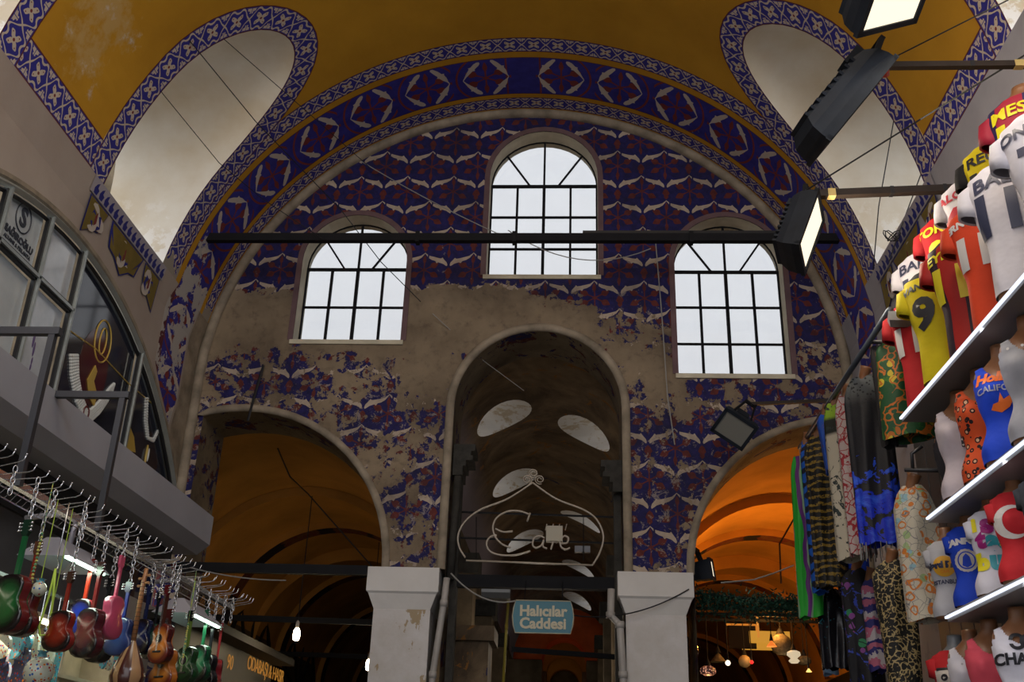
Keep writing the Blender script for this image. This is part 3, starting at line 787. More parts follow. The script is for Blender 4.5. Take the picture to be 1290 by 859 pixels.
mb = MB(); mb.prism([(pp(*q).y, pp(*q).z) for q in [(160, 565), (163, 538), (168, 534), (174, 550), (176, 570)]], lambda p, d: Vector((XP+d, p[0], p[1])), .006); mb.build('printed_pendant', M['gold'], w4)
for (a, b) in (((36, 470), (31, 452)), ((4, 402), (2, 388)), ((4, 445), (6, 425)), ((50, 440), (50, 428))):
    c0 = pp(*a); mb = MB(); mb.sphere(c0, .05, 7, (.15, .8, 1.2)); 
    for q in range(3): mb.sphere(c0+Vector((0, .01, -.09-.05*q)), .03, 5, (.2, 1, 1))
    mb.sphere(pp(*b), .055, 7, (.15, .9, 1.2)); mb.build('printed_earring', M['lilac'], w4, True)
# painted hanging ornament on the wall, right and left
M['olive'] = plain('olive_paint', (.16, .115, .025), .8, .2); M['bluep'] = gloss('blue_paint', (.02, .022, .16), .7, .2); M['redp'] = gloss('red_paint', (.16, .03, .03), .7, .2)
M['palep'] = gloss('pale_lilac_paint', (.33, .30, .33), .7, .2); M['creamp'] = gloss('cream_paint', (.48, .42, .36), .7, .2)
def wallx(X, z):
    return X if z < ZT-.3 else X+(XC-math.copysign(R*math.cos(math.radians(SPR)), XC-X)-X)*((z-ZT+.3)/.3)
def flat(name, poly, X, lift, mat, parent):
    s = 1 if X < 0 else -1
    vv, ff = cdt([poly]); F = [tuple(f) for f in ff if inpoly((sum(vv[i][0] for i in f)/3, sum(vv[i][1] for i in f)/3), poly)]
    return mesh(name, [(wallx(X, v[1])+s*lift, v[0], v[1]) for v in vv], F, mat, parent)
def ornament(X, parent):
    def q(*pts): return pts
    o = bpy.data.objects['wall_left' if X < 0 else 'wall_right']
    if X < 0: W = lambda L: [YZ(*p) for p in L]
    else: W = lambda L: [YZ(*p) for p in L]
    strip = [(7.02, 6.24), (8.66, 6.24), (8.66, 6.10), (7.02, 6.10)]
    flat('painted_strip', strip, X, .012, M['palep'], o)
    for i in range(16):
        y = 7.08+i*.1; flat('painted_leaf', [(y, 6.11), (y+.055, 6.11), (y+.07, 6.16), (y+.04, 6.17), (y+.045, 6.215), (y+.01, 6.19), (y-.01, 6.15)], X, .014, M['bluep'], o)
    def lobe(c, w, h, half=0):
        P = [(c-w, 6.09), (c+w, 6.09), (c+w*.92, 6.0), (c+w*.80, 6.09-h*.62), (c+w*.45, 6.09-h*.70), (c, 6.09-h), (c-w*.45, 6.09-h*.70), (c-w*.80, 6.09-h*.62), (c-w*.92, 6.0)]
        if half: P = [p for p in P if (p[0]-c)*half >= -.001]; P = P+[(c, 6.09)] if half > 0 else P[:1]+[(c, 6.09)]+P[1:]
        return P
    for c, hf in ((7.06, 1), (7.86, 0), (8.62, -1)):
        P = lobe(c, .36, .36, hf); flat('painted_outline', P, X, .010, M['bluep'], o)
        cx = sum(p[0] for p in P)/len(P); cz = sum(p[1] for p in P)/len(P)
        flat('painted_lobe', [(cx+(p[0]-cx)*.92, cz+(p[1]-cz)*.92) for p in P], X, .014, M['olive'], o)
        flat('painted_flower', [(cx+.13*math.cos(a)*(1+.3*math.cos(3*a)), cz+.11*math.sin(a)*(1+.3*math.cos(3*a))) for a in [k*PI/10 for k in range(20)]], X, .017, M['creamp'], o)
        for s in (-1, 1): flat('painted_petal', [(cx+s*.03, cz-.08), (cx+s*.10, cz-.03), (cx+s*.07, cz+.07), (cx+s*.02, cz+.05), (cx+s*.05, cz)], X, .020, M['bluep'], o)
        flat('painted_petal', [(cx-.02, cz-.06), (cx+.02, cz-.02), (cx+.0, cz+.08), (cx-.02, cz+.03)], X, .023, M['redp'], o)
ornament(XL, None); ornament(XR, None)

# ================================================================ LEFT: canopy box, brackets, hook rail
M['fascia'] = plain('grey_sheet_metal', (.34, .34, .37), .45, .4, .2, var=.12, scale=1.5, bump=.02)
M['darkmetal'] = gloss('dark_steel', (.05, .05, .055), .4, .5, .5); M['chrome'] = gloss('chrome_wire', (.65, .66, .68), .22, .5, .9)
M['panelgrey'] = plain('dark_grey_panel', (.085, .085, .085), .6, .3)
cn = thing('shop_canopy', 'long grey sheet-metal canopy box below the arched shop window', 'canopy', (-3.2, 3.5, 3.1))
sec = [(-2.54, 3.37), (-2.54, 3.17), (-2.62, 3.10), (-2.95, 3.10), (-4.0, 3.10), (-4.0, 3.37)]
MB().prism(sec, lambda p, d: Vector((p[0]+3.2, d-3.5-.5, p[1]-3.1)), 7.55).build('canopy_shell', M['fascia'], cn)
MB().box((-.10+.3, -3.9, -.07), (.24+.2, 3.45, -.003)).build('underside_strip', M['black'], cn)  # plain black strip along the canopy's underside
MB().box((-.8, -3.9, -.14), (.16, 3.4, -.003)).build('underside_channel', M['panelgrey'], cn)
for Y in (3.85, 4.60):
    b = thing('rail_bracket', ('nearer' if Y < 4 else 'farther')+' black square-tube bracket carrying the hook rail', 'bracket', (-2.2, Y, 2.7), 'brackets of the hook rail')
    MB().box((-.014, -.014, -.02), (.014, .014, .66)).build('post', M['darkmetal'], b)
    MB().box((-.36, -.016, .64), (.03, .016, .672)).build('arm', M['darkmetal'], b)
rl = thing('hook_rail', 'long chrome wire rail of outward hooks above the guitars', 'rail', (-2.2, 5.0, 2.69))
MB().box((-.03, -2.0, -.015), (.0, 1.75, .015)).build('rail_bar', M['chrome'], rl)
mb = MB()
for z in (-.07, -.13): mb.tube([(-.03+z*.5, -2.0, z*.45+.02), (-.03+z*.5, 1.7, z*.45+.02)], .003, 4)
for k in range(80): y = -2.0+k*.047; mb.tube([(-.03, y, .0), (-.09, y+.03, -.045)], .0018, 3)
w_ = mb.build('wire_grid', M['chrome'], rl); w_['kind'] = 'stuff'
hk = MB().tube([(0, 0, 0), (.05, 0, .004), (.135, 0, .008), (.155, 0, .014), (.163, 0, .032)], .0024, 5); hk.sphere((.164, 0, .034), .004, 5)
h0 = hk.build('hook', M['chrome'], rl, True); hooks = [-1.55+.0]
for i in range(44):
    h = h0 if i == 0 else h0.copy()
    if i: S.collection.objects.link(h)
    h.location = (0, -1.60+i*.076+random.uniform(-.012, .012), -.008); h.rotation_euler = (0, random.uniform(-.1, .06), random.uniform(-.1, .1)-.15)
# chains
def chain_mesh(n, L=.030, mat=None):
    mb = MB()
    for i in range(n):
        c = Vector((0, 0, -i*L*.72-L*.5)); pts = []
        for k in range(10):
            a = 2*PI*k/10; lx, lz_ = .0085*math.cos(a), L*.5*math.sin(a)
            pts.append(c+(Vector((lx, 0, lz_)) if i % 2 else Vector((0, lx, lz_))))
        mb.tube(pts, .0026, 4, close=True)
    return mb
CH = {}
def chain(px, py, px2, py2, X=-2.1, mat='chrome', label=None, grp='steel chains hung from the hook rail'):
    p = onX(px, py, X); q = onX(px2, py2, X); n = max(4, round((p.z-q.z)/.0216))
    key = (n, mat)
    if key not in CH:
        o = chain_mesh(n).build('chain', M[mat], None, True); CH[key] = o
    else: o = CH[key].copy(); S.collection.objects.link(o)
    o.location = (X, p.y, 2.698); o.rotation_euler = (0, 0, random.uniform(-.8, .8))
    tag(o, label or 'short steel link chain hanging from the chrome hook rail', 'chain', grp)
    return p.y, q.z
for a, lb_c in (((12, 622, 5, 660), 'free-hanging steel chain at the left edge of the picture'), ((293, 762, 289, 793), 'free-hanging steel chain at the far end of the hook rail'), ((66, 640, 60, 672), 'short steel chain over the nearer lamp hood'), ((224, 728, 219, 765), 'short steel chain before the farther lamp hood'), ((104, 668, 99, 704), 'free-hanging chain right of the nearer lamp hood')):
    chain(*a, label=lb_c)
def hang_chain(X, Y, z0, label):
    n = max(2, round((2.685-z0)/.0216)); key = (n, 'g')
    if key not in CH: o = chain_mesh(n).build('chain', M['chrome'], None, True); CH[key] = o
    else: o = CH[key].copy(); S.collection.objects.link(o)
    o.location = (X, Y, z0+n*.0216+.006); o.rotation_euler = (0, 0, random.uniform(-.8, .8)); tag(o, label, 'chain', 'steel chains hung from the hook rail')
# guitars
def mat_guitar(name, c, edge=(.01, .006, .006), r=.9):
    m = Mt(name, .18, .6); u, v = uvs(m)
    d = ((u*u)*1.0+(v*v)).sqrt()
    m.color(m.mix(d.soft(.45, r), c, edge)); return m.m
GP = [(0, -.02), (.18, .0), (.34, .06), (.44, .17), (.46, .30), (.40, .42), (.31, .52), (.29, .60), (.33, .72), (.345, .84), (.29, .94), (.16, 1.0), (0, 1.01)]
GPS = GP+[(-x, y) for x, y in GP[-2:0:-1]]
def guitar(label, head, foot, c, front=False, X=-2.12, yaw=-.45, neckc=(.10, .03, .015), sidec=None, tilt=0, thin=1.0, edge=(.01, .006, .006), wscale=1.0, headc=None):
    p = onX(*head, X); q = onX(*foot, X); L = p.z-q.z; bl = L*.50; wd = bl*.80*thin*wscale; dp = bl*.23
    t = thing('toy_guitar', label, 'guitar', (X, p.y, q.z), 'toy guitars hanging from the hook rail', (0, tilt, yaw))
    def body():
        V = []; UVs = []; F = []; n = len(GPS)
        rings = [(.90, -dp/2-.003), (.985, -dp/2), (1, -dp/2+.006), (1, dp/2-.006), (.985, dp/2), (.90, dp/2+.003)]
        for s, y in rings:
            for gx, gz in GPS:
                V.append((gx*s*wd, y, ((gz-.5)*s+.5)*bl)); UVs.append((gx*s*2, (gz-.5)*s*2))
        m_ = len(rings)
        for i in range(m_-1):
            for j in range(n): F.append((i*n+j, i*n+(j+1) % n, (i+1)*n+(j+1) % n, (i+1)*n+j))
        MIx = [1 if i // n == 2 else 0 for i in range(len(F))]
        for base, sgn in ((0, -1), ((m_-1)*n, 1)):
            k = len(V); V.append((0, rings[0 if sgn < 0 else -1][1], bl*.5)); UVs.append((0, 0))
            for j in range(n): F.append((k, base+j, base+(j+1) % n) if sgn > 0 else (k, base+(j+1) % n, base+j)); MIx.append(0)
        return mesh('body', V, F, [mat_guitar('lacquer', c, edge), gloss('lacquer_side', sidec or tuple(x*.6 for x in c), .2, .6)], t, True, mi=MIx, uv=UVs)
    bd = body()
    nm = gloss('neck_lacquer', neckc, .25, .5); f = -1 if front else 1
    mb = MB(); mb.box((-.05*wd, -dp/2-.006 if front else -dp*.15, bl*.93), (.05*wd, (-dp/2+.012) if front else dp*.1, L*.86)); mb.build('neck', nm, t)
    hm = nm if headc is None else gloss('head_lacquer', headc, .25, .5)
    yh = -dp/2 if front else -dp*.05
    mb = MB().prism([(-.055*wd, L*.85), (.055*wd, L*.85), (.11*wd, L*.89), (.10*wd, L), (-.10*wd, L), (-.11*wd, L*.89)], lambda a, d: Vector((a[0], yh-.006+d, a[1])), .013); hs = mb.build('headstock', hm, t)
    pg = MB().tube([(0, 0, 0), (.012, 0, 0)], .0018, 4); pg.sphere((.014, 0, 0), .0052, 5)
    pegs = []
    for i in range(3):
        for s in (-1, 1):
            o = pg.build('tuning_peg', M['chrome'], hs, True) if not pegs else pegs[0].copy()
            if pegs: S.collection.objects.link(o)
            pegs.append(o); o.location = (s*.085*wd, yh-.008, L*(.90+i*.033)); o.rotation_euler = (0, 0, 0 if s > 0 else PI)
    if front:
        yf = -dp/2-.004
        mb = MB(); mb.prism([(.10*wd*2*.5*math.cos(a*PI/10)*1.3, bl*.62+.13*wd*math.sin(a*PI/10)) for a in range(20)], lambda a, d: Vector((a[0], yf-d, a[1])), .001); mb.build('sound_hole', M['black'], bd)
        mb = MB(); mb.tube([(.155*wd*math.cos(a*PI/12), yf, bl*.62+.155*wd*math.sin(a*PI/12)) for a in range(24)], .0022, 4, close=True); mb.build('rosette', gloss('rosette_ring', (.30, .12, .03) if not edge[1] > .015 else (.2, .5, .15), .4), bd)  # green variant puts the green light on the hole into the ring colour
        MB().box((-.17*wd, yf-.006, bl*.27), (.17*wd, yf, bl*.31)).build('bridge', M['black'], bd)
        mb = MB()
        for i in range(5): mb.tube([((i-2)*.02*wd, yf-.007, bl*.29), ((i-2)*.018*wd, yf-.007, L*.88)], .0006, 3)
        mb.build('strings', M['chrome'], t)
    hang_chain(X, p.y, p.z-.01, 'steel chain above the '+label.split(',')[0])
    return t
G = [
 ('green toy guitar seen from the back, first on the left', (37, 655), (22, 803), (.012, .10, .022), dict(neckc=(.01, .10, .03), headc=(.008, .03, .015), sidec=(.10, .008, .008), wscale=1.15, yaw=-.35, X=-2.05)),
 ('brown-headed toy guitar with red neck half behind the green one', (50, 682), (38, 806), (.14, .01, .01), dict(neckc=(.22, .02, .01), headc=(.10, .04, .02), yaw=-.3, X=-2.2)),
 ('bright red toy guitar with a plain lacquered back', (91, 720), (78, 823), (.26, .022, .008), dict(neckc=(.25, .02, .01), headc=(.05, .02, .012), sidec=(.2, .015, .01), wscale=1.22, yaw=-.3, X=-2.05)),
 ('blue burst toy guitar with red rim behind the bright red one', (117, 704), (102, 810), (.008, .02, .20), dict(neckc=(.26, .02, .008), headc=(.16, .012, .01), sidec=(.22, .015, .02), X=-2.2, yaw=-.2)),
 ('maroon toy guitar hanging right of the blue burst one', (129, 708), (118, 832), (.10, .008, .012), dict(neckc=(.12, .01, .01), headc=(.05, .012, .01), sidec=(.06, .006, .01), wscale=1.12, X=-2.1)),
 ('black toy guitar hanging low behind the maroon one', (141, 728), (120, 834), (.006, .006, .007), dict(neckc=(.01, .01, .012), X=-2.22, wscale=1.1)),
 ('pink toy guitar turned edge-on to the viewer', (155, 700), (139, 806), (.46, .06, .12), dict(neckc=(.46, .07, .13), sidec=(.42, .06, .12), edge=(.35, .05, .10), yaw=-1.75, X=-2.05)),
 ('matt blue toy guitar seen from the back beside the pink one', (164, 733), (151, 827), (.03, .05, .16), dict(neckc=(.015, .025, .14), headc=(.012, .014, .05), edge=(.02, .03, .10), wscale=1.25, X=-2.05, yaw=-.3)),
 ('navy toy guitar with glints, behind the long-necked lute', (190, 738), (176, 824), (.006, .012, .07), dict(neckc=(.01, .015, .06), X=-2.2, wscale=1.1)),
 ('dark green toy guitar right of the navy one', (202, 745), (188, 830), (.005, .05, .03), dict(neckc=(.006, .006, .008), sidec=(.01, .10, .06), X=-2.15, wscale=1.15, yaw=-.8)),
 ('upper orange sunburst toy guitar with round sound hole', (216, 738), (206, 838), (.50, .15, .02), dict(front=True, neckc=(.05, .014, .008), headc=(.09, .008, .01), edge=(.10, .012, .006), sidec=(.05, .006, .006), X=-2.06, yaw=-.45, wscale=1.0)),
 ('lower orange sunburst toy guitar with round sound hole', (219, 768), (203, 868), (.55, .17, .02), dict(front=True, neckc=(.05, .014, .008), headc=(.08, .01, .01), edge=(.10, .012, .006), X=-2.06, yaw=-.5, wscale=1.2)),
 ('dark green toy guitar with green-lit sound hole', (245, 770), (246, 866), (.015, .07, .02), dict(front=True, neckc=(.10, .16, .03), headc=(.01, .012, .008), edge=(.008, .02, .008), X=-2.1, wscale=1.1)),
 ('emerald toy guitar at the dark end of the rail', (262, 768), (258, 862), (.006, .07, .03), dict(neckc=(.01, .08, .035), X=-2.15)),
 ('black toy guitar at the dark end of the rail', (270, 780), (265, 872), (.006, .006, .008), dict(neckc=(.008, .008, .01), X=-2.15)),
 ('red toy guitar last on the hook rail', (280, 785), (276, 880), (.18, .008, .012), dict(neckc=(.16, .01, .012), X=-2.12, yaw=-1.0)),
]
for lb, h, f, c, kw in G: guitar(lb, h, f, c, **kw)
# long-necked lute with striped bowl
def lute():
    p = onX(184, 716, -1.98); q = onX(168, 880, -1.98); L = p.z-q.z
    t = thing('lute', 'long-necked lute with striped pear-shaped bowl among the guitars', 'lute', (-1.98, p.y, q.z), None, (0, 0, -.5))
    m = Mt('striped_bowl', .2, .6); x, y, z = m.coords(); a = (x.atan2(y))*4.5
    m.color(m.mix(a.sin().gt(0), (.05, .012, .008), (.30, .17, .08)))
    bl = L*.42; MB().lathe([(.002, 0), (.05*1.2, .02), (.078, bl*.35), (.070, bl*.5), (.035, bl*.82), (.013, bl)], 24).build('bowl', m.m, t, True)
    MB().tube([(0, 0, bl*.95), (0, 0, L*.9), (.004, -.0, L)], [.012, .011, .009], 8).build('neck', gloss('neck_wood', (.30, .13, .05), .35), t, True)
    f = MB()
    for k in range(14): z = bl*1.05+k*L*.034; f.tube([(.0135*math.cos(a*PI/4), .0135*math.sin(a*PI/4), z) for a in range(8)], .0012, 3, close=True)
    f.build('frets', M['black'], t)
    for k, (sx, z) in enumerate(((-1, .86), (1, .88), (-1, .92), (1, .94))): MB().tube([(0, 0, L*z), (sx*.035, 0, L*z)], [.003, .007], 6).build('tuning_peg', gloss('peg_wood', (.35, .18, .08), .4), t)
lute()
# hooded display lamps
M['ledgreen'] = glow('green_white_led', (.62, 1.0, .72), 9.0)
M['hood'] = gloss('silver_grey_hood', (.38, .37, .42), .35, .5, .3)
def hood(label, px, py, X, ln, pw):
    p = onX(px, py, X); t = thing('hood_lamp', label, 'lamp', p, 'hooded lamps over the guitars')
    V = [(-.12, -ln/2, 0), (.12, -ln/2, -.0), (.12, ln/2, 0), (-.12, ln/2, 0), (-.03, -ln*.38, .09), (.03, -ln*.38, .09), (.03, ln*.38, .09), (-.03, ln*.38, .09)]
    mesh('lamp_shade', V, [(4, 5, 6, 7), (0, 1, 5, 4), (1, 2, 6, 5), (2, 3, 7, 6), (3, 0, 4, 7)], M['hood'], t)
    MB().box((.085, -ln*.45, -.006), (.105, ln*.45, .004)).build('led_strip', M['ledgreen'], t)
    mb = MB(); mb.tube([(0, 0, .09), (0, .02, .20), (-.03, .03, .235), (-.12, .03, .24), (-.25, .03, .22)], .013, 6); mb.build('lamp_arm', M['hood'], t, True)
    l = lamp('lamp_light', 'AREA', (.06, 0, -.015), pw, (.78, 1.0, .82), .15, (0, 0, -1), t, size_y=ln*.85)
hood('nearer silver lamp hood with green-white light above the red guitar', 82, 712, -2.28, .42, 3.0)
hood('farther silver lamp hood with green-white light by the rail end', 238, 781, -2.22, .55, 2.2)
# green cord loop on a hook
p = onX(70, 716, -2.12); q = onX(58, 800, -2.12)
t = thing('green_cord', 'yellow-green looped cord hanging from a hook beside the red guitar', 'cord', p)
M['cord'] = gloss('yellow_green_cord', (.35, .50, .05), .5)
dz = q.z-p.z
MB().tube([(0, 0, 0), (.012, .01, dz*.5), (.022, .012, dz), (.0, -.01, dz*1.03), (-.012, -.012, dz*.9), (-.004, 0, dz*.45), (0, 0, 0)], .005, 6).build('loop', M['cord'], t, True)
MB().tube([(0, 0, -.01), (0, .015, .005), (0, .02, .02), (0, .01, .035), (0, 0, .04), (0, 0, 2.69-p.z)], .003, 5).build('cord_hook', M['chrome'], t, True)
for a, lb in (((155, 690, 0), 0),): pass
def speckled_chain(px, py, px2, py2, lb):
    p = onX(px, py, -2.05); q = onX(px2, py2, -2.05); mb = MB(); n = 16
    for k in range(n): mb.sphere((0, .003*math.sin(k), (q.z-p.z)*k/n), .006, 5)
    mb.tube([(0, 0, 0), (0, 0, 2.69-p.z)], .0018, 4); o = mb.build('bead_string', mt_beads, None, True); o.location = p; tag(o, lb, 'bead string')
mb_m = Mt('mixed_beads', .3, .5); mb_m.coords(); mb_m.color(mb_m.mix(mb_m.noise(mb_m.vec, 60, 2).gt(.5), (.5, .45, .1), (.08, .25, .12))); mt_beads = mb_m.m
speckled_chain(53, 672, 46, 745, 'string of yellow and green beads right of the green guitar')
speckled_chain(237, 786, 229, 830, 'string of green beads above the flowered glass ball')
# ---- shop interior bottom left: back panel, bright shelves, ornaments
sh = thing('shop_partition', 'dark grey panel wall behind the hanging guitars', 'panel', (-3.0, 5.2, 0))
MB().box((-.05, -2.2, 0), (0, 1.7, 2.93)).build('panel_board', M['panelgrey'], sh)
MB().box((0, -1.27, 1.2), (.03, -1.20, 3.05)).build('wood_strip', plain('brown_wood_strip', (.22, .09, .03), .4, .4), sh)
MB().box((0, -1.36, 1.2), (.02, -1.28, 3.05)).build('black_strip', M['black'], sh)
for tx, py_, s_ in (('N T', 0, .15),):
    place_text(tx, .17, (.01, -.80, 2.86), (0, 1, 0), (0, 0, 1), M['black'], sh, bold=.008, extrude=.004)
M['creampanel'] = plain('cream_shop_shelving', (.42, .36, .26), .5, .4, var=.2)
cab = thing('display_cabinet', 'cream lit display cabinet below the guitars', 'cabinet', (-2.72, 5.0, 0))
MB().box((-.2, -2.0, 0), (-.18, 1.4, 2.42)).build('back', M['creampanel'], cab)
MB().box((.345, -2.0, 2.385), (.36, 1.0, 2.40)).box((0, -2.0, 2.385), (.36, -1.98, 2.40)).box((0, .98, 2.385), (.36, 1.0, 2.40)).build('pendant_rod', M['darkmetal'], cab)
for k in range(6): MB().box((-.2, -1.9+k*.62, 0), (.0, -1.88+k*.62, 2.40)).build('side_panel', M['creampanel'], cab)
for z in (2.40, 2.14, 1.9): MB().box((-.2, -2.0, z-.02), (.02, 1.4, z)).build('shelf', M['creampanel'], cab)
M['warmlamp'] = glow('shop_tube', (1.0, .93, .70), 5)
MB().box((-.02, -1.9, 2.36), (.01, 1.2, 2.375)).build('lamp_tube', M['warmlamp'], cab)
lamp('cabinet_light', 'AREA', (.0, -.7, 2.35), 5, (1, .9, .68), .08, (-.6, 0, -1), cab, size_y=2.4)
def mat_glaze(name, base):
    m = Mt(name, .12, .6); m.coords(); v = m.voro(m.vec, 75, 'Color'); d = m.voro(m.vec, 75)
    n = m.nt.nodes.new('ShaderNodeSeparateColor'); m.nt.links.new(v, n.inputs[0]); r = N(m.nt, n.outputs[0]); g = N(m.nt, n.outputs[1])
    c = m.mix(r.gt(.6), base, (.55, .16, .02)); c = m.mix(g.gt(.75), c, (.02, .10, .35)); c = m.mix((r*g).lt(.06), c, (.35, .02, .02)); c = m.mix(d.gt(.36), c, base)
    m.color(c); return m.m
GL = [mat_glaze('painted_white_glaze', (.50, .52, .42)), mat_glaze('painted_turquoise_glaze', (.08, .30, .38)), mat_glaze('painted_dark_glaze', (.05, .05, .09))]
ORN = [(6, 815, .05, 0, 'round'), (20, 813, .058, 1, 'round'), (4, 830, .04, 2, 'round'), (30, 830, .05, 2, 'round'), (34, 812, .04, 1, 'round'), (44, 820, .045, 0, 'drop'), (53, 822, .042, 0, 'drop'), (63, 828, .048, 0, 'drop'), (71, 840, .055, 1, 'bar'),
       (5, 848, .05, 2, 'round'), (24, 850, .06, 2, 'round'), (38, 808, .03, 0, 'round'), (132, 830, .035, 1, 'drop'), (139, 832, .035, 0, 'drop'), (147, 834, .035, 1, 'drop')]
posw = ['far left', 'beside the first', 'low at the frame edge', 'second row', 'under the green guitar', 'left of the drops', 'middle drop', 'under the red guitar', 'lowest tile', 'bottom row left', 'bottom row right', 'small upper', 'first under the blue guitar', 'second under the blue guitar', 'third under the blue guitar']
for k, (x, y, r, mi, sh_) in enumerate(ORN):
    p = onX(x, y, -2.35); t = thing('ceramic_pendant', '%s painted ceramic %s pendant, %s' % (['white', 'turquoise', 'dark'][mi], {'round': 'disc', 'drop': 'drop', 'bar': 'tile'}[sh_], posw[k]), 'pendant', p, 'painted pendants in the lit shop', (0, 0, -.5))
    if sh_ == 'round': prof = [(r*math.cos(a*PI/10), r*math.sin(a*PI/10)) for a in range(20)]
    elif sh_ == 'drop': prof = [(r*.75*math.sin(a*PI/10)*(1 if a <= 10 else 1), -r*1.4*math.cos(a*PI/10)*(1.15 if math.cos(a*PI/10) < 0 else 1)) for a in range(20)]
    else: prof = [(-.022, -.09), (.022, -.09), (.02, .0), (.03, .09), (-.02, .09), (-.016, 0)]
    MB().prism(prof, lambda a, d: Vector((a[0], -d, a[1])), .012).build('disc', GL[mi], t)
    zt_ = max(a[1] for a in prof); MB().tube([(0, -.006, zt_), (0, -.006, max(zt_+.05, 2.39-p.z))], .0018, 4).build('thread', M['chrome'], t)
    MB().sphere((0, -.006, zt_+.03), .009, 5).build('bead', GL[2], t, True)
for (x, y, lb, mi, r) in ((49, 846, 'turquoise-necked glass ball lamp under the red guitar', 0, .060), (228, 848, 'white flowered glass ball under the far hood lamp', 0, .07), (49, 742, 'small spotted glass ball beside the green guitar', 0, .03)):
    p = onX(x, y, -2.15); t = thing('glass_ball', lb, 'ornament', p)
    MB().sphere((0, 0, 0), r, 12).build('ball', GL[mi], t, True); MB().lathe([(.018, r*.95), (.016, r*1.25), (.024, r*1.35)], 10).build('neck', GL[1], t, True); MB().tube([(0, 0, r*1.3), (0, 0, 2.69-p.z)], .002, 4).build('thread', M['cord'], t)
# ================================================================ RIGHT: clothes shop
def pxscale(p):          # metres per pixel at a point
    return (Vector(p)-EYE).dot(_AX*0+Vector((_AX.z, _AD.z, _AZ.z)))/FPX
M['shelfgrey'] = plain('satin_grey_shelf', (.20, .19, .19), .35, .4, var=.08)
M['ledwhite'] = glow('cool_led_strip', (.80, .86, 1.0), 1.3)
M['slat'] = plain('dark_slatwall', (.075, .078, .085), .5, .4)
sw = thing('slatwall', 'dark grey ribbed panel wall behind the clothes shelves', 'panel', (2.56, 4.0, 0))
for k in range(34): MB().box((0, -4.0+k*.22, 0), (.02, -4.0+k*.22+.205, 4.38)).build('wall_slat', M['slat'], sw)
MB().box((.02, -4.0, 0), (.05, 3.45, 4.38)).build('backing', M['black'], sw)
SH = [(3.82, 6.02, 'top shelf, carrying the football shirts'), (3.14, 5.80, 'second shelf, carrying tank tops'), (2.58, 5.72, 'third shelf, carrying printed T-shirts'), (1.98, 6.3, 'lowest shelf, carrying the pink tank top')]
for z, ye, lb in SH:
    t = thing('display_shelf', 'grey display shelf with glowing edge, '+lb, 'shelf', (2.28, 3.4, z), 'lit display shelves of the clothes shop')
    MB().box((-.265, -3.4, -.045), (.275, ye-3.4, 0)).build('board', M['shelfgrey'], t)
    MB().box((-.279, -3.4, -.028), (-.266, ye-3.4, -.016)).build('led_strip', M['ledwhite'], t)
    MB().box((.0, ye-3.75, -.055), (.20, ye-3.70, -.046)).build('shelf_bracket', M['black'], t)
    lamp('shelf_light', 'AREA', (-.30, 1.3, -.05), 2.6, (.86, .90, 1.0), .03, (.6, 0, -1), t, size_y=2.6)
M['skin'] = gloss('brown_mannequin_plastic', (.23, .10, .045), .3, .5); M['bust_grey'] = gloss('grey_mannequin_plastic', (.16, .17, .18), .35, .5)
FEM = [(0, .15, .105), (.12, .155, .11), (.36, .115, .085), (.58, .135, .118), (.66, .14, .12), (.80, .145, .092), (.88, .14, .072), (.94, .09, .055), (1.0, .052, .048), (1.12, .048, .046)]
MAL = [(0, .155, .10), (.12, .155, .105), (.36, .15, .10), (.62, .185, .12), (.78, .205, .112), (.88, .195, .092), (.94, .13, .075), (1.0, .068, .06), (1.05, .062, .056)]
def prof(P, h):
    for (a, w0, d0), (b, w1, d1) in zip(P, P[1:]):
        if h <= b:
            t = max(0, (h-a)/(b-a)); t = t*t*(3-2*t); return w0+(w1-w0)*t, d0+(d1-d0)*t
    return P[-1][1:]
def tsurf(P, H, sc, u, h, off=0.0, bust=False):
    w, d = prof(P, h); w = w*sc+off; d = d*sc+off; e = .86
    x = math.copysign(abs(math.sin(u))**e, math.sin(u))*w; y = -math.copysign(abs(math.cos(u))**e, math.cos(u))*d
    if bust and math.cos(u) > 0: y -= sc*.026*math.exp(-((h-.63)/.09)**2)*(math.exp(-((abs(x)-.065*sc)/.04)**2))
    return Vector((x, y, h*H))
def shirt_mesh(P, H, sc, keep, off, bust, h0=0., h1=1.0, nu=48, nh=34):
    V = []; F = []; UV = []
    for j in range(nh+1):
        h = h0+(h1-h0)*j/nh
        for i in range(nu): u = -PI+2*PI*i/nu; V.append(tsurf(P, H, sc, u, h, off+.002*math.sin(7*u+h*9)*(1-h), bust)); UV.append((u/PI, h))
    uvl = []
    for j in range(nh):
        for i in range(nu):
            k = (i+1) % nu; u = -PI+2*PI*(i+.5)/nu; h = h0+(h1-h0)*(j+.5)/nh; c = tsurf(P, H, sc, u, h, 0)
            if keep(c.x/sc, h, math.cos(u) > 0):
                F.append((j*nu+i, j*nu+k, (j+1)*nu+k, (j+1)*nu+i))
                uvl += [(-1+2*i/nu, UV[j*nu+i][1]), (-1+2*(i+1)/nu, UV[j*nu+i][1]), (-1+2*(i+1)/nu, UV[(j+1)*nu+i][1]), (-1+2*i/nu, UV[(j+1)*nu+i][1])]
    return V, F, uvl
def keep_tank(x, h, front):
    a = abs(x)
    if h > .80 and a > .118: return False
    if h > .74 and a > .135: return False
    if front and h > .74+ (a/.085)**2*.16 and a < .085: return False
    if not front and h > .86+(a/.08)**2*.06 and a < .08: return False
    return h < .93
def keep_tee(x, h, front): return h < (.955 if abs(x) > .07 else (.93 if front else .965))
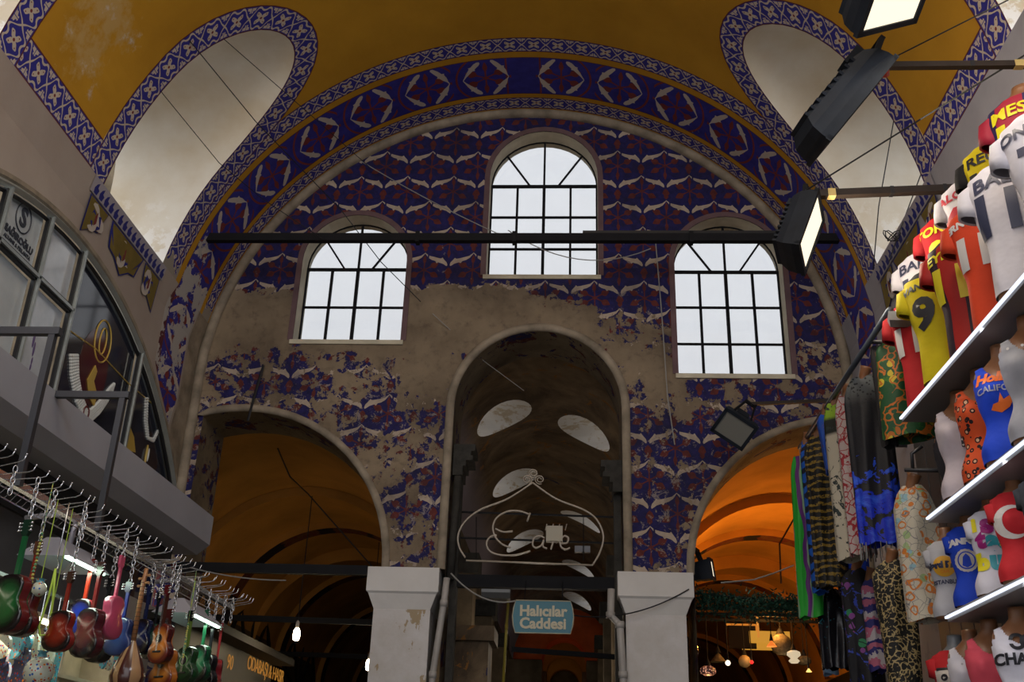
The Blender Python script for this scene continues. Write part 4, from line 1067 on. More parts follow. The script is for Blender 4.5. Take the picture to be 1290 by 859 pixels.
def wrap(txt, size, P, H, sc, cx, cy, off, mat, parent, bust=False, name='printed_letters', bold=0, arch=0, **k):
    me = text_mesh(txt, size, bold, 0, step=.022, **k)
    for v in me.vertices:
        x = v.co.x+cx; y = v.co.y+cy-arch*(v.co.x**2); h = y/H
        w = prof(P, h)[0]*sc+off; r = max(-.985, min(.985, x/w)); u = math.copysign(math.asin(abs(r)**(1/.86)), r)
        v.co = tsurf(P, H, sc, u, h, off, bust)
    me.update(); o = link(name, me, mat, parent)
    if '·' in txt: o['kind'] = 'stuff'; o.name = 'studs'
    return o
def patch(poly, P, H, sc, off, mat, parent, bust=False, name='print'):
    """flat print wrapped on a chest; poly in metres, centred on x, y from the hem"""
    xs = [p[0] for p in poly]; ys = [p[1] for p in poly]
    vv, ff = cdt([poly], [], (min(xs)+.001, max(xs)-.001, .02, min(ys)+.001, max(ys)-.001, .02))
    F = [tuple(f) for f in ff if inpoly((sum(vv[i][0] for i in f)/3, sum(vv[i][1] for i in f)/3), poly)]
    V = []
    for v in vv:
        h = v[1]/H; w = prof(P, h)[0]*sc+off; r = max(-.985, min(.985, v[0]/w)); u = math.copysign(math.asin(abs(r)**(1/.86)), r); V.append(tsurf(P, H, sc, u, h, off, bust))
    return mesh(name, V, F, mat, parent)
def sleeve(sg, P, H, sc, mat, parent, ln=.17, sh=.86, out=.055):
    w, d = prof(P, sh); a = Vector((sg*(w*sc-.045), 0, H*sh-.012)); b = a+Vector((sg*out, -.005, -ln*.62)); c = a+Vector((sg*out*1.1, -.012, -ln))
    V = []; F = []; n = 16; rows = [(a+Vector((-sg*.02, 0, .01)), .062, .052), (a.lerp(b, .4)+Vector((sg*.02, 0, .012)), .066, .058), (b, .066, .06), (c, .062, .058), (c+Vector((-sg*.002, 0, .006)), .050, .046)]
    ax = (c-a).normalized(); u = Vector((0, 1, 0)); w_ = ax.cross(u).normalized()
    for p, r1, r2 in rows:
        for i in range(n): q = 2*PI*i/n; V.append(p+w_*r1*sc*math.cos(q)+u*r2*sc*math.sin(q))
    for j in range(len(rows)-1):
        for i in range(n): F.append((j*n+i, j*n+(i+1) % n, (j+1)*n+(i+1) % n, (j+1)*n+i))
    return mesh('sleeve', V, F, mat, parent, True)
def cloth(name, c, var=.1, rough=.75):
    m = Mt(name, rough, .25); m.coords(); n = m.noise(m.vec, 14, 3)
    m.color(m.mix(n, [x*(1-var) for x in c], [min(1, x*(1+var)) for x in c])); m.bump(m.noise(m.vec, 7, 3, .5), .5, .02); return m.m
def striped(name, a, b, n=5.0, ph=.0):
    m = Mt(name, .6, .3); u, v = uvs(m); m.coords(); m.color(m.mix((u*n*PI+ph).sin().gt(0), a, b)); m.bump(m.noise(m.vec, 7, 3, .5), .5, .02); return m.m
def torso(label, X, Y, z, yaw, H, sc, kind, mat, sleevem=None, neck=True, P=None, prints=(), cat='shirt', grp=None, skin=None, h0=.0, name='shirt_mannequin', yoke=None, Href=None):
    dx = -.03 if kind == 'tee' and Href else 0; kx = .84 if kind == 'tee' else 1; ky = H/(Href or H); P = P or (FEM if kind == 'tank' or kind == 'tee' else MAL); bust = kind in ('tank', 'tee')
    t = thing(name, label, cat, (X, Y, z), grp, (0, 0, math.radians(yaw)))
    V = []; F = []; n = 28; K = 30; hm = P[-1][0]
    for j in range(K+1):
        for i in range(n): V.append(tsurf(P, H, sc, -PI+2*PI*i/n, hm*j/K, -.004, bust))
    for j in range(K):
        for i in range(n): F.append((j*n+i, j*n+(i+1) % n, (j+1)*n+(i+1) % n, (j+1)*n+i))
    F += [tuple(range(n))[::-1], tuple(range(K*n, K*n+n))]
    mesh('mannequin', V, F, M[skin or 'skin'], t, True)
    keep = keep_tank if kind == 'tank' else keep_tee
    V, F, uvl = shirt_mesh(P, H, sc, keep, .006, bust, h0=max(h0, .02), **(dict(nu=110, nh=84) if kind == 'tank' else {}))
    mi = None; mats = [mat]
    if yoke:
        mats = [mat, yoke]; mi = [1 if V[f[0]].z/H > .86 else 0 for f in F]
    shm = mesh('shirt', V, F, mats, t, True, uv=uvl, mi=mi)
    if kind != 'tank':
        for sg in (-1, 1): sleeve(sg, P, H, sc, sleevem or mat, shm, ln=.17 if kind == 'jersey' else .10, out=.055 if kind == 'jersey' else .022)
    for pr in prints:
        if pr[0] == 'T': wrap(pr[1], pr[2]*kx, P, H, sc, pr[3]*kx+dx, pr[4]*ky, .0105, pr[5], shm, bust, **(pr[6] if len(pr) > 6 else {}))
        else: patch([(a*kx+dx, b*ky) for a, b in pr[1]], P, H, sc, .0095+(pr[3] if len(pr) > 3 else 0), pr[2], shm, bust)
    return t
C = dict(red=cloth('bright_red_jersey', (.42, .015, .02)), yellow=cloth('yellow_jersey', (.62, .50, .01)), white=cloth('white_jersey', (.60, .58, .64)), orange=cloth('orange_red_jersey', (.60, .055, .018)),
         dred=cloth('deep_red_jersey', (.36, .012, .018)), navy=cloth('navy_cloth', (.02, .02, .06)), blackc=cloth('black_cloth', (.012, .012, .014)), grey=cloth('grey_melange_cloth', (.30, .30, .33)),
         pinkw=cloth('pale_pink_cloth', (.50, .44, .48)), blue=cloth('royal_blue_cloth', (.012, .05, .46)), pink=cloth('coral_pink_cloth', (.62, .075, .11)), charcoal=cloth('charcoal_cloth', (.035, .033, .04)))
I = dict(white=gloss('white_print', (.62, .60, .60), .5), black=gloss('black_print', (.015, .015, .02), .5), yellow=gloss('yellow_print', (.72, .62, .01), .5), navy=gloss('navy_print', (.03, .035, .08), .5), red=gloss('red_print', (.42, .02, .04), .5),
         orange=gloss('orange_print', (.75, .14, .01), .5), magenta=gloss('magenta_print', (.30, .01, .16), .5), teal=gloss('teal_print', (.02, .28, .34), .5), cream=gloss('cream_print', (.55, .50, .45), .5), silver=gloss('silver_print', (.30, .30, .33), .3))
HJ = .75
def jersey(label, X, Y, z, mat, name_, num, ink, yaw=-34, sl=None, ns=.075, bs=.26, yoke=None, sc=.90, H=HJ, extra=(), iy=.0, nink=None, sp=1.0):
    pr = [('T', name_, ns, -.04, H*.80, nink or ink, dict(bold=.003, arch=1.0, spacing=sp)), ('T', num, bs*.88, -.065, H*.55, ink, dict(bold=.012))]+list(extra)
    return torso(label, X, Y, z, yaw, H, sc, 'jersey', mat, sl, False, prints=pr, grp='football shirts on the top shelf', yoke=yoke)
jersey('red football shirt with white number 11 at the far end of the top shelf', 2.17, 5.90, 3.825, C['red'], 'ÖZIL', '11', I['white'], ns=.10, yaw=-34)
jersey('yellow football shirt with black shoulders and number 9', 2.15, 5.52, 3.825, C['yellow'], 'LEWANDOWSKI', '9', I['black'], ns=.062, yoke=C['blackc'], bs=.30)
stp = striped('red_black_stripes', (.36, .016, .012), (.03, .015, .025), 5.0)
jersey('red and dark striped football shirt with yellow number 11 in the front row', 2.17, 5.14, 3.825, stp, 'NEYMAR JR', '11', I['yellow'], ns=.082, bs=.30, yaw=-34)
jersey('orange-red football shirt with white club name and number 11', 2.17, 4.78, 3.825, C['orange'], 'BAYERN MÜNCHEN', '11', I['white'], ns=.06, yaw=-34)
jersey('white football shirt with grey number 11, nearest whole one in the front row', 2.15, 4.40, 3.825, C['white'], 'BALE', '11', I['navy'], ns=.11, bs=.33, sc=.97)
jersey('white football shirt cut by the right edge of the picture', 2.15, 3.98, 3.825, C['white'], 'RONALDO', '7', I['navy'], ns=.085, sc=.96)
up = dict(z=4.46)
for lb, Y, mat, nm, nu, ink, kw in (
    ('white football shirt with navy number 11, farthest in the back row', 6.40, C['white'], 'BALE', '11', I['navy'], dict(ns=.11)),
    ('deep red football shirt with yellow number 9 in the back row', 5.90, C['dred'], 'TORRES', '9', I['yellow'], dict(ns=.095)),
    ('white football shirt with red name and number 45', 5.48, C['white'], 'BALOTELLI', '45', I['red'], dict(ns=.085)),
    ('yellow football shirt with black sleeves and black number 11', 5.10, C['yellow'], 'REUS', '11', I['black'], dict(ns=.10, sl=C['blackc'], yoke=C['yellow'])),
    ('navy and red striped football shirt with yellow number 10, highest at the right edge', 4.66, striped('navy_red_stripes', (.34, .015, .04), (.03, .02, .09), 4.0), 'MESSI', '10', I['yellow'], dict(ns=.11, bs=.30, sc=.98))):
    jersey(lb, 2.44, Y, 4.44, mat, nm, nu, ink, H=.74, yaw=-34, **kw)
t = thing('upper_shelf', 'narrow dark ledge under the back row of football shirts', 'shelf', (2.5, 3.4, 4.44)); MB().box((-.12, -3.4, -.03), (.16, 3.25, 0)).build('board', M['darkmetal'], t)
MB().box((.12, -3.4, -.10), (.16, 3.25, -.03)).build('wall_batten', M['darkmetal'], t)
# second shelf
g2 = 'tank tops on the second shelf'
leo = Mt('orange_leopard_cloth', .7, .25); leo.coords(); _d = leo.voro(leo.vec, 26); leo.color(leo.mix(_d.lt(.30), leo.mix(_d.lt(.36), (.52, .07, .015), (.02, .012, .01)), (.50, .33, .20)))
_c = leo.mix(_d.lt(.40)*_d.gt(.24), (.56, .07, .015), (.015, .01, .01)); leo.color(leo.mix(_d.lt(.22), _c, (.55, .36, .22)))
H2 = .555
torso('black buttoned tank top at the far end of the second shelf', 2.27, 5.84, 3.145, -30, .55, 1.0, 'tank', C['charcoal'], grp=g2, Href=.58, prints=[('T', '···', .10, 0, .50, I['silver'], dict(bold=.004))])
torso('pale pink henley tank top with a row of dark buttons', 2.17, 5.50, 3.145, -28, H2, 1.0, 'tank', C['pinkw'], grp=g2, Href=.58,
      prints=[('P', [(-.008, .28), (.008, .28), (.008, .43), (-.008, .43)], I['black'])]+[('P', [(.02*math.cos(a*.785)*.3, .29+k*.03+.006*math.sin(a*.785)) for a in range(8)], I['cream'], .002) for k in range(5)])
torso('orange leopard-spotted tank top', 2.17, 5.18, 3.145, -30, H2, 1.0, 'tank', leo.m, grp=g2, Href=.58)
torso('royal blue tank top with orange script and bird print', 2.16, 4.86, 3.145, -30, H2, 1.02, 'tank', C['blue'], grp=g2, Href=.58,
      prints=[('T', 'Hollister', .075, 0, .44, I['orange'], dict(bold=.004, shear=.3)), ('T', 'CALIFORNIA', .045, 0, .37, I['silver'], dict(bold=.001)),
              ('P', [(-.075, .27), (-.03, .25), (.01, .27), (.03, .30), (.075, .315), (.07, .33), (.02, .325), (-.01, .31), (-.02, .345), (-.035, .30), (-.06, .295)], I['orange'])])
torso('grey tank top with sparkles at the right edge', 2.16, 4.52, 3.145, -30, H2, 1.04, 'tank', C['grey'], grp=g2, Href=.58, prints=[('T', '· · · ·', .12, 0, .46, I['white'])])
# third shelf
g3 = 'printed T-shirts on the third shelf'; H3 = .46
circ = lambda cx, cy, r, n=24: [(cx+r*math.cos(2*PI*k/n), cy+r*math.sin(2*PI*k/n)) for k in range(n)]
torso('light grey T-shirt with a round yellow cafe print', 2.17, 6.0, 2.60, -20, H3, .76, 'tee', cloth('light_grey_cloth', (.42, .42, .46)), grp=g3, Href=.56,
      prints=[('P', circ(0, .34, .072), gloss('amber_print', (.65, .33, .02), .5)), ('T', 'Hard Rock', .056, 0, .345, I['navy'], dict(bold=.004)), ('T', 'CAFE', .025, 0, .30, I['orange']), ('T', 'ISTANBUL', .036, 0, .235, I['navy'], dict(bold=.001))])
seal = circ(0, .29, .068, 36); seal = [(p[0]*(1+.04*(k % 2)), (p[1]-.29)*(1+.04*(k % 2))+.29) for k, p in enumerate(seal)]
torso('royal blue T-shirt with white letters and a round seal', 2.17, 5.66, 2.60, -20, H3, .76, 'tee', C['blue'], grp=g3, Href=.56,
      prints=[('T', 'STANFORD', .058, 0, .415, I['white'], dict(bold=.004, arch=1.2)), ('P', seal, I['cream']), ('P', circ(0, .29, .054), gloss('blue_print', (.012, .05, .46), .5), .002), ('P', circ(0, .29, .046), I['cream'], .004),
              ('P', [(0, .245), (.028, .26), (.02, .31), (0, .33), (-.02, .31), (-.028, .26)], gloss('blue_print', (.012, .05, .46), .5), .006)])
torso('white T-shirt with big coloured city letters', 2.17, 5.33, 2.60, -20, H3, .76, 'tee', C['white'], grp=g3, Href=.56,
      prints=[('T', 'i', .12, -.07, .43, I['yellow'], dict(bold=.006)), ('T', 's', .17, 0, .43, I['magenta'], dict(bold=.01)), ('T', 't', .13, -.045, .33, I['magenta'], dict(bold=.008)), ('T', 'a', .15, .02, .32, I['teal'], dict(bold=.01)), ('T', 'n', .12, .085, .33, I['yellow'], dict(bold=.006)),
              ('T', 'b', .13, -.05, .20, I['yellow'], dict(bold=.008)), ('T', 'u', .15, .03, .205, I['teal'], dict(bold=.01))])
cres = [(.10*math.cos(a), .34+.10*math.sin(a)) for a in [k*PI/14+.55 for k in range(25)]]+[(.026+.078*math.cos(a), .34+.078*math.sin(a)) for a in [k*PI/14+.55 for k in range(24, -1, -1)]]
torso('red T-shirt with a big white crescent', 2.16, 4.98, 2.60, -24, H3, .80, 'tee', C['red'], grp=g3, Href=.56, prints=[('P', cres, I['cream'])])
torso('black T-shirt at the right edge of the third shelf', 2.16, 4.64, 2.60, -38, .445, .8, 'tee', C['blackc'], grp=g3, Href=.56)
# lowest shelf
g4 = 'tops on the lowest shelf'
torso('short red T-shirt with a pale screaming face print on a grey bust', 2.17, 6.10, 1.985, -20, .48, .9, 'tee', C['red'], grp=g4, Href=.56, skin='bust_grey',
      prints=[('P', [(-.10, .20), (.10, .20), (.11, .40), (-.11, .40)], I['cream']), ('P', circ(-.055, .35, .022, 10), I['black'], .002), ('P', circ(.05, .35, .024, 10), I['black'], .002), ('P', [(-.06, .24), (.06, .24), (.05, .29), (0, .30), (-.05, .29)], I['red'], .002), ('P', [(-.045, .27), (.045, .27), (.04, .285), (-.04, .285)], I['white'], .004), ('P', [(-.10, .395), (.11, .395), (.11, .415), (-.10, .415)], I['black'], .002)])
torso('white tank top with small studs', 2.17, 5.86, 1.985, -22, .475, .9, 'tank', C['white'], grp=g4, Href=.56, prints=[('T', '· · ·', .10, 0, .40, I['silver'])])
torso('coral pink tank top on a brown bust', 2.16, 5.55, 1.985, -22, .48, .93, 'tank', C['pink'], grp=g4, Href=.56)
torso('white tank top with black interlocked letters', 2.16, 5.18, 1.985, -22, .48, .93, 'tank', C['white'], grp=g4, Href=.56,
      prints=[('T', 'CHANEL', .07, 0, .33, I['black'], dict(bold=.003)), ('T', 'C', .10, .022, .42, I['black'], dict(bold=.004)), ('T', 'Ɔ', .10, -.022, .42, I['black'], dict(bold=.004))])
# ---- garment rail with dresses and scarves
gr = thing('garment_rail', 'slanting-looking steel garment rail holding dresses and scarves', 'rail', (2.0, 7.2, 4.49))
MB().tube([(0, -1.28, 0), (0, 1.5, 0)], .020, 10).build('rail_tube', plain('blue_grey_steel', (.10, .12, .15), .35, .5, .6), gr, True)
for y in (-.78, 1.4): MB().tube([(0, y, 0), (.92, y, 0)], .016, 8).build('rail_bracket', M['darkmetal'], gr, True)
mesh('rail_clamp', [(-.06, -1.42, -.14), (.10, -1.42, -.14), (.12, -1.30, -.02), (-.02, -1.30, -.02), (-.04, -1.36, -.16), (.09, -1.36, -.16), (.12, -1.22, -.05), (-.01, -1.22, -.05)], [(0, 1, 2, 3), (4, 7, 6, 5), (0, 4, 5, 1), (1, 5, 6, 2), (2, 6, 7, 3), (3, 7, 4, 0)], M['bust_grey'], gr)
def fabric(name, base, lay, rough=.6, grad=None):
    """lay: list of (kind, scale, threshold, colour)"""
    m = Mt(name, rough, .3); x, y, z = m.coords(); c = base
    if grad:
        c = base
        for z0, z1, col in grad: c = m.mix((z-z0).soft(0, z1-z0), c, col)
    wv = m.comb(x+m.noise(m.vec, 6, 3)*.12, y, z+m.noise(m.vec, 5, 3)*.12)
    for kind, s, th, col in lay:
        if kind == 'dots': f = m.voro(m.vec, s).lt(th)
        elif kind == 'noise': f = m.noise(m.vec, s, 5, .6, 1.5).gt(th)
        elif kind == 'rings': d = m.voro(wv, s); f = d.gt(th)*d.lt(th+.14)
        elif kind == 'edge': f = m.voro(wv, s, feature='DISTANCE_TO_EDGE').lt(th)
        elif kind == 'zebra': f = ((z*s)+(m.noise(m.vec, 9, 3)*9)).sin().gt(th)
        elif kind == 'stripe': f = ((x*s)+(m.noise(m.vec, 2, 2)*5)).sin().gt(th)
        elif kind == 'cell': 
            q = m.nt.nodes.new('ShaderNodeSeparateColor'); m.nt.links.new(m.voro(m.vec, s, 'Color'), q.inputs[0]); f = N(m.nt, q.outputs[0]).gt(th)*m.voro(m.vec, s).lt(.42)
        c = m.mix(f, c, col)
    m.color(c); m.bump(m.noise(m.vec, 9, 3), .3, .02); return m.m
def drape(label, top, bot, wpx, mat, X=2.06, yaw=-12, pleats=5, amp=.012, topw=.35, sh=.12, cat='dress', name='hanging_dress', neck=True, depth=.05, hem=None, flare=1.0, sway=0.0, hang=True, grp='dresses and scarves on the garment rail'):
    p = onX(*top, X); q = onX(*bot, X); p.z = min(p.z, 4.46); k = pxscale(p); W = wpx*k/math.cos(math.radians(yaw+16)); L = p.z-q.z
    t = thing(name, label, cat, (X, p.y, q.z), grp, (0, 0, math.radians(yaw)))
    n = 56; R_ = 18; V = []; F = []
    for j in range(R_+1):
        f = j/R_; z = L*(1-f)
        s = topw+(1-topw)*min(1, f/sh)**.6 if f < sh else 1+(flare-1)*(f-sh)/(1-sh)
        for i in range(n):
            a = 2*PI*i/n; w = W/2*s; d = depth*(.5+.5*min(1, f/sh))*(1+.3*f)
            pl = 1+amp/depth*math.sin(a*pleats+f*1.5)*min(1, f*2.5); x = math.cos(a)*w+.006*math.sin(a*pleats*2+1)
            V.append((x+sway*math.sin(f*3.1)*W, math.sin(a)*d*pl-.01*math.sin(f*7+x*30), z+(.012*math.sin(a*pleats) if j == R_ else 0)))
    for j in range(R_):
        for i in range(n): F.append((j*n+i, (j+1)*n+i, (j+1)*n+(i+1) % n, j*n+(i+1) % n))
    mesh('cloth', V, F, mat, t, True)
    if neck:
        nb = MB().lathe([(.030, -.04), (.034, .0), (.040, .06), (.046, .075), (.0, .075)], 12); o = nb.build('hanger_neck', M['skin'], t, True); o.location = (0, 0, L); o.rotation_euler = (.2, .35, 0)
    if hang:
        dz = 4.49-p.z+.015
        if dz > .02: MB().tube([(0, 0, L), (0, 0, L+dz*.7), (.015, 0, L+dz), ], .003, 4).build('hanger_hook', M['chrome'], t)
    if hem:
        mb = MB()
        for i in range(26):
            a = 2*PI*i/26; x0 = math.cos(a)*W/2; y0 = math.sin(a)*depth*1.3; mb.tube([(x0, y0, .01), (x0, y0, -.05), (x0*1.02, y0, -.10)], .004, 3)
        mb.build('fringe', hem, t)
    return t
F_ = {}
F_['green'] = fabric('green_triangle_print', (.008, .055, .018), [('noise', 5, .56, (.03, .12, .015)), ('cell', 15, .72, (.42, .32, .02)), ('rings', 16, .60, (.35, .10, .01))])
F_['spot'] = fabric('grey_dotted_to_blue_flower_print', (.010, .010, .014), [('dots', 32, .33, (.02, .02, .03))], grad=[(1.05, 1.35, (.16, .18, .19))])
def fab_blue_hem():
    m = Mt('dotted_grey_black_blue_print', .6, .3); x, y, z = m.coords(); n = m.noise(m.vec, 7, 4, .6, 1.0)
    c = m.mix((z-1.0).soft(0, .35), (.010, .010, .014), (.20, .22, .22)); c = m.mix(m.voro(m.vec, 38).lt(.32)*z.gt(.8), c, (.012, .014, .016))
    c = m.mix((n-.50+((.34-z)*.35)).gt(0)*z.lt(.62), c, m.mix(n.soft(.5, .65), (.006, .02, .42), (.03, .10, .62))); m.color(c); m.bump(n, .3, .02); return m.m
drape('green dress printed with yellow triangles, nearest on the rail', (1128, 402), (1136, 566), 58, F_['green'], X=2.16, topw=.55, sh=.10, pleats=3, flare=1.15, neck=False, depth=.06)
drape('narrow black scarf hanging beside the green dress', (1104, 428), (1113, 572), 18, C['blackc'], X=2.05, neck=False, topw=.8, pleats=3, name='scarf', cat='scarf', depth=.03)
drape('long dress, grey dotted above and black with blue flowers below', (1086, 462), (1108, 690), 52, fab_blue_hem(), X=2.10, topw=.5, sh=.14, pleats=6, hem=fabric('black_white_fringe', (.3, .3, .3), [('stripe', 160, .1, (.01, .01, .01))]))
drape('pale dress with red flower outlines', (1064, 482), (1084, 702), 30, fabric('red_flower_print', (.42, .34, .33), [('edge', 16, .05, (.30, .02, .03)), ('noise', 9, .60, (.28, .012, .02))]), X=2.06, topw=.5, pleats=4)
drape('cream dress with black leaf print below a lime green top', (1052, 508), (1070, 708), 32, fabric('black_leaf_print', (.42, .38, .30), [('noise', 12, .575, (.02, .03, .03))], grad=[(.93, .96, (.012, .015, .012)), (1.06, 1.09, (.20, .34, .02))]), X=2.02, topw=.6, pleats=3)
drape('bright blue pointed top hanging by the cream dress', (1040, 522), (1050, 592), 24, fabric('bright_blue_print', (.012, .07, .40), [('noise', 9, .60, (.10, .06, .28))]), X=2.00, topw=.6, pleats=2, flare=.5, name='blouse', cat='top')
drape('black dress with gold stripes between the blue ones', (1030, 548), (1046, 742), 36, fabric('black_gold_print', (.008, .008, .008), [('zebra', 110, .3, (.20, .13, .02)), ('noise', 30, .56, (.006, .006, .006))]), X=2.04, topw=.4, pleats=6)
drape('blue zebra-striped scarf beside the long green one', (1016, 556), (1032, 748), 18, fabric('blue_zebra_print', (.01, .09, .46), [('zebra', 60, .35, (.01, .012, .03))]), X=2.0, topw=.6, pleats=3, name='scarf', cat='scarf')
drape('long bright green scarf, farthest on the rail', (1008, 575), (1026, 778), 26, fabric('green_scarf_cloth', (.02, .32, .03), [('stripe', 55, .55, (.18, .30, .20)), ('stripe', 31, .86, (.10, .02, .16))]), X=1.98, topw=.6, pleats=5, neck=False, name='scarf', cat='scarf', flare=1.35)
low = 'garments of the lower row'
def lo(label, top, bot, w, mat, **k): return drape(label, top, bot, w, mat, hang=False, grp=low, **k)
lo('glossy black dress with turquoise shimmer below the blue scarf', (1046, 742), (1056, 842), 36, fabric('black_turquoise_sheen', (.006, .006, .010), [('noise', 12, .64, (.02, .14, .18))], rough=.25), X=2.12, pleats=6, neck=False)
lo('pale blue cloth strip hanging low behind the black dress', (1040, 776), (1046, 850), 18, cloth('pale_blue_cloth', (.14, .26, .42)), X=2.2, pleats=2, neck=False, topw=.8)
lo('black dress with scattered coloured flowers', (1078, 716), (1078, 868), 40, fabric('coloured_flower_print', (.006, .006, .010), [('noise', 9, .58, (.03, .06, .42)), ('cell', 13, .72, (.02, .20, .08)), ('cell', 16, .80, (.20, .05, .25)), ('edge', 9, .04, (.006, .006, .01))]), X=2.14, pleats=4)
lo('small dark paisley top above the flowered dress', (1064, 688), (1066, 745), 26, fabric('small_paisley_print', (.03, .02, .04), [('rings', 22, .25, (.40, .25, .30)), ('noise', 14, .6, (.02, .05, .3))]), X=2.2, pleats=2)
lo('royal blue skirt behind the flowered dress', (1078, 680), (1080, 722), 24, C['blue'], X=2.26, pleats=3, neck=False)
lo('dress with pink and blue wavy stripes', (1096, 728), (1098, 850), 24, fabric('pink_blue_wave_print', (.03, .03, .16), [('zebra', 60, .1, (.42, .12, .20)), ('zebra', 41, .7, (.45, .42, .45))]), X=2.20, pleats=3)
lo('black dress with gold leopard marks tied at the hem', (1122, 706), (1136, 868), 50, fabric('gold_leopard_print', (.008, .008, .008), [('edge', 30, .10, (.34, .26, .12)), ('noise', 24, .53, (.008, .008, .008))]), X=2.10, pleats=3, flare=.75)
lo('white paisley dress with orange flowers on a brown neck', (1148, 612), (1155, 790), 50, fabric('orange_paisley_print', (.46, .42, .34), [('cell', 15, .70, (.28, .38, .18)), ('cell', 19, .80, (.22, .38, .45)), ('rings', 14, .30, (.50, .15, .02)), ('edge', 20, .022, (.16, .16, .18)), ('noise', 5, .62, (.48, .20, .03))]), X=2.12, pleats=3, topw=.45, sh=.18)
ar = thing('garment_hook', 'dark wall arm holding the white paisley dress', 'bracket', onX(1150, 592, 2.12)); MB().tube([(-.05, 0, .0), (.44, 0, 0)], .014, 8).build('tube', M['darkmetal'], ar, True)
MB().tube([(0, 0, 0), (0, -.02, .10), (.06, -.05, .14)], .012, 8).build('stub', M['darkmetal'], ar, True)
# black iron scrolls on the panel
p = onX(1172, 528, 2.555); sc_ = thing('iron_scroll', 'black iron scroll bracket on the grey panel under the top shelf', 'bracket', p)
MB().tube([(0, -.16+.16*math.cos(a*.35), .12*math.sin(a*.35)) for a in range(12)], .010, 6).tube([(0, -.05+.05*math.cos(a*.6), .05*math.sin(a*.6)) for a in range(10)], .008, 6).build('scroll', M['iron'], sc_, True)
wd = thing('white_ledge', 'white slatted ledge below the leopard dress', 'ledge', (2.3, 6.6, 1.90)); MB().box((-.2, -.35, -.02), (.25, .5, .02)).build('top', C['white'], wd); MB().box((-.19, -.34, -.30), (.24, .49, -.03)).build('front', M['shelfgrey'], wd)
# ================================================================ beams, floodlights, signs, pipes, aisle contents
def beam(name, label, a, b, w, h, mat=None, cat='beam', grp=None):
    a, b = Vector(a), Vector(b); c = (a+b)/2
    t = thing(name, label, cat, c, grp)
    MB().bar(a-c, b-c, w, h).build('bar', mat or M['iron'], t); return t
t = beam('tie_beam', 'long black iron tie beam across the hall below the vault', (-3.86, 9.15, 6.86), (2.72, 9.15, 6.86), .07, .085)
for x in (-1.6, -.6, 1.2): MB().box((x-.02+.57, -.045, -.06), (x+.02+.57, .045, .06)).build('joint_clip', M['iron'], t)
MB().box((.1+.57, -.03, .04), (2.9, .03, .075)).build('cable_run', M['black'], t)
beam('tie_beam', 'black iron tie beam across the left arch at capital height', (-3.86, 9.9, 3.585), (-1.97, 9.9, 3.585), .07, .09)
cb = beam('tie_beam', 'dusty black tie beam across the middle arch', (-1.26, 10.2, 3.56), (.46, 10.2, 3.56), .10, .12)
beam('tie_beam', 'iron tie bar across the middle arch through the neon sign, upper', (-1.2, 10.35, 4.30), (.5, 10.35, 4.27), .018, .018)
beam('tie_beam', 'iron tie bar across the middle arch through the neon sign, lower', (-1.2, 10.35, 4.03), (.5, 10.35, 4.00), .018, .018)
beam('tie_beam', 'black bar crossing low behind the street sign', (-.62, 11.2, 3.05), (.85, 11.2, 2.98), .05, .05)
beam('tie_beam', 'second black bar crossing low behind the street sign', (-.5, 12.0, 2.72), (.85, 12.0, 2.70), .05, .05)
for Y, z in ((13.2, 3.62), (16.6, 3.6)):
    beam('tie_beam', '%s dark tie bar deep inside the left aisle' % ('nearer' if Y < 14 else 'farther'), (-5.05, Y, z), (-1.8, Y, z-.03), .06, .07)
# thin cables over the vault
def cable(label, pts, r=.006, mat=None, name='cable', grp='cables strung under the vault'):
    P = [Vector(p) for p in pts]; c = P[0].copy(); o = MB().tube([p-c for p in P], r, 4).build(name, mat or M['black'], None); o.location = c; return tag(o, label, 'cable', grp)
def sag(a, b, s, n=12): a, b = Vector(a), Vector(b); return [a.lerp(b, i/n)-Vector((0, 0, s*4*(i/n)*(1-i/n))) for i in range(n+1)]
M['palewire'] = gloss('pale_dusty_wire', (.30, .29, .27), .6)
cable('thin dark cable from the top left crossing the left lunette low', [onY(125, 0, 6.6), onY(205, 118, 7.2), onY(276, 205, 8.0)], .005)
cable('dusty cable continuing down to the left window', [onY(276, 205, 8.0), onY(330, 250, 8.6), onY(405, 300, 9.1)], .005)
cable('dark cable crossing the middle of the left lunette to the left window', [onY(197, 0, 6.6), onY(322, 153, 7.9), onY(430, 265, 9.0), onY(480, 330, 9.4), onY(530, 380, 9.8)], .006)
cable('cable along the upper edge of the left lunette to the middle window', [onY(235, 0, 6.8), onY(283, 50, 7.4), onY(395, 148, 8.4), onY(465, 210, 9.3)], .005)
cable('pale string from the arch to the middle window sill', sag(onY(455, 203, 9.9), onY(640, 300, 9.9), .04), .006, M['palewire'])
cable('pale string sagging under the middle window', sag(onY(640, 290, 9.85), onY(820, 313, 9.85), .25), .006, M['palewire'])
cable('pale cable hanging down beside the right window', [onY(826, 305, 9.9), onY(834, 400, 9.9), onY(841, 500, 9.9), onY(850, 560, 9.95)], .006, M['palewire'])
cable('dark cable rising to the upper right over the floodlights', [onY(1015, 240, 6.0), onY(1160, 150, 5.6), onY(1290, 70, 4.9)], .007)
cable('thin cable from the top right down to the upper floodlight arm', [onY(1115, 78, 4.6), onY(1200, 35, 4.4), onY(1270, 0, 4.1)], .005)
cable('thin wire dropping across the right lunette', [onY(1143, 18, 7.0), onY(1135, 100, 7.2), onY(1107, 260, 7.8), onY(1100, 340, 8.3)], .005)
cable('twisted wire beside the football shirts', [onY(1180, 60, 6.6)+Vector((.35, 0, 0)), onY(1160, 220, 7.6), onY(1130, 300, 7.8), onY(1120, 330, 7.8)], .006)
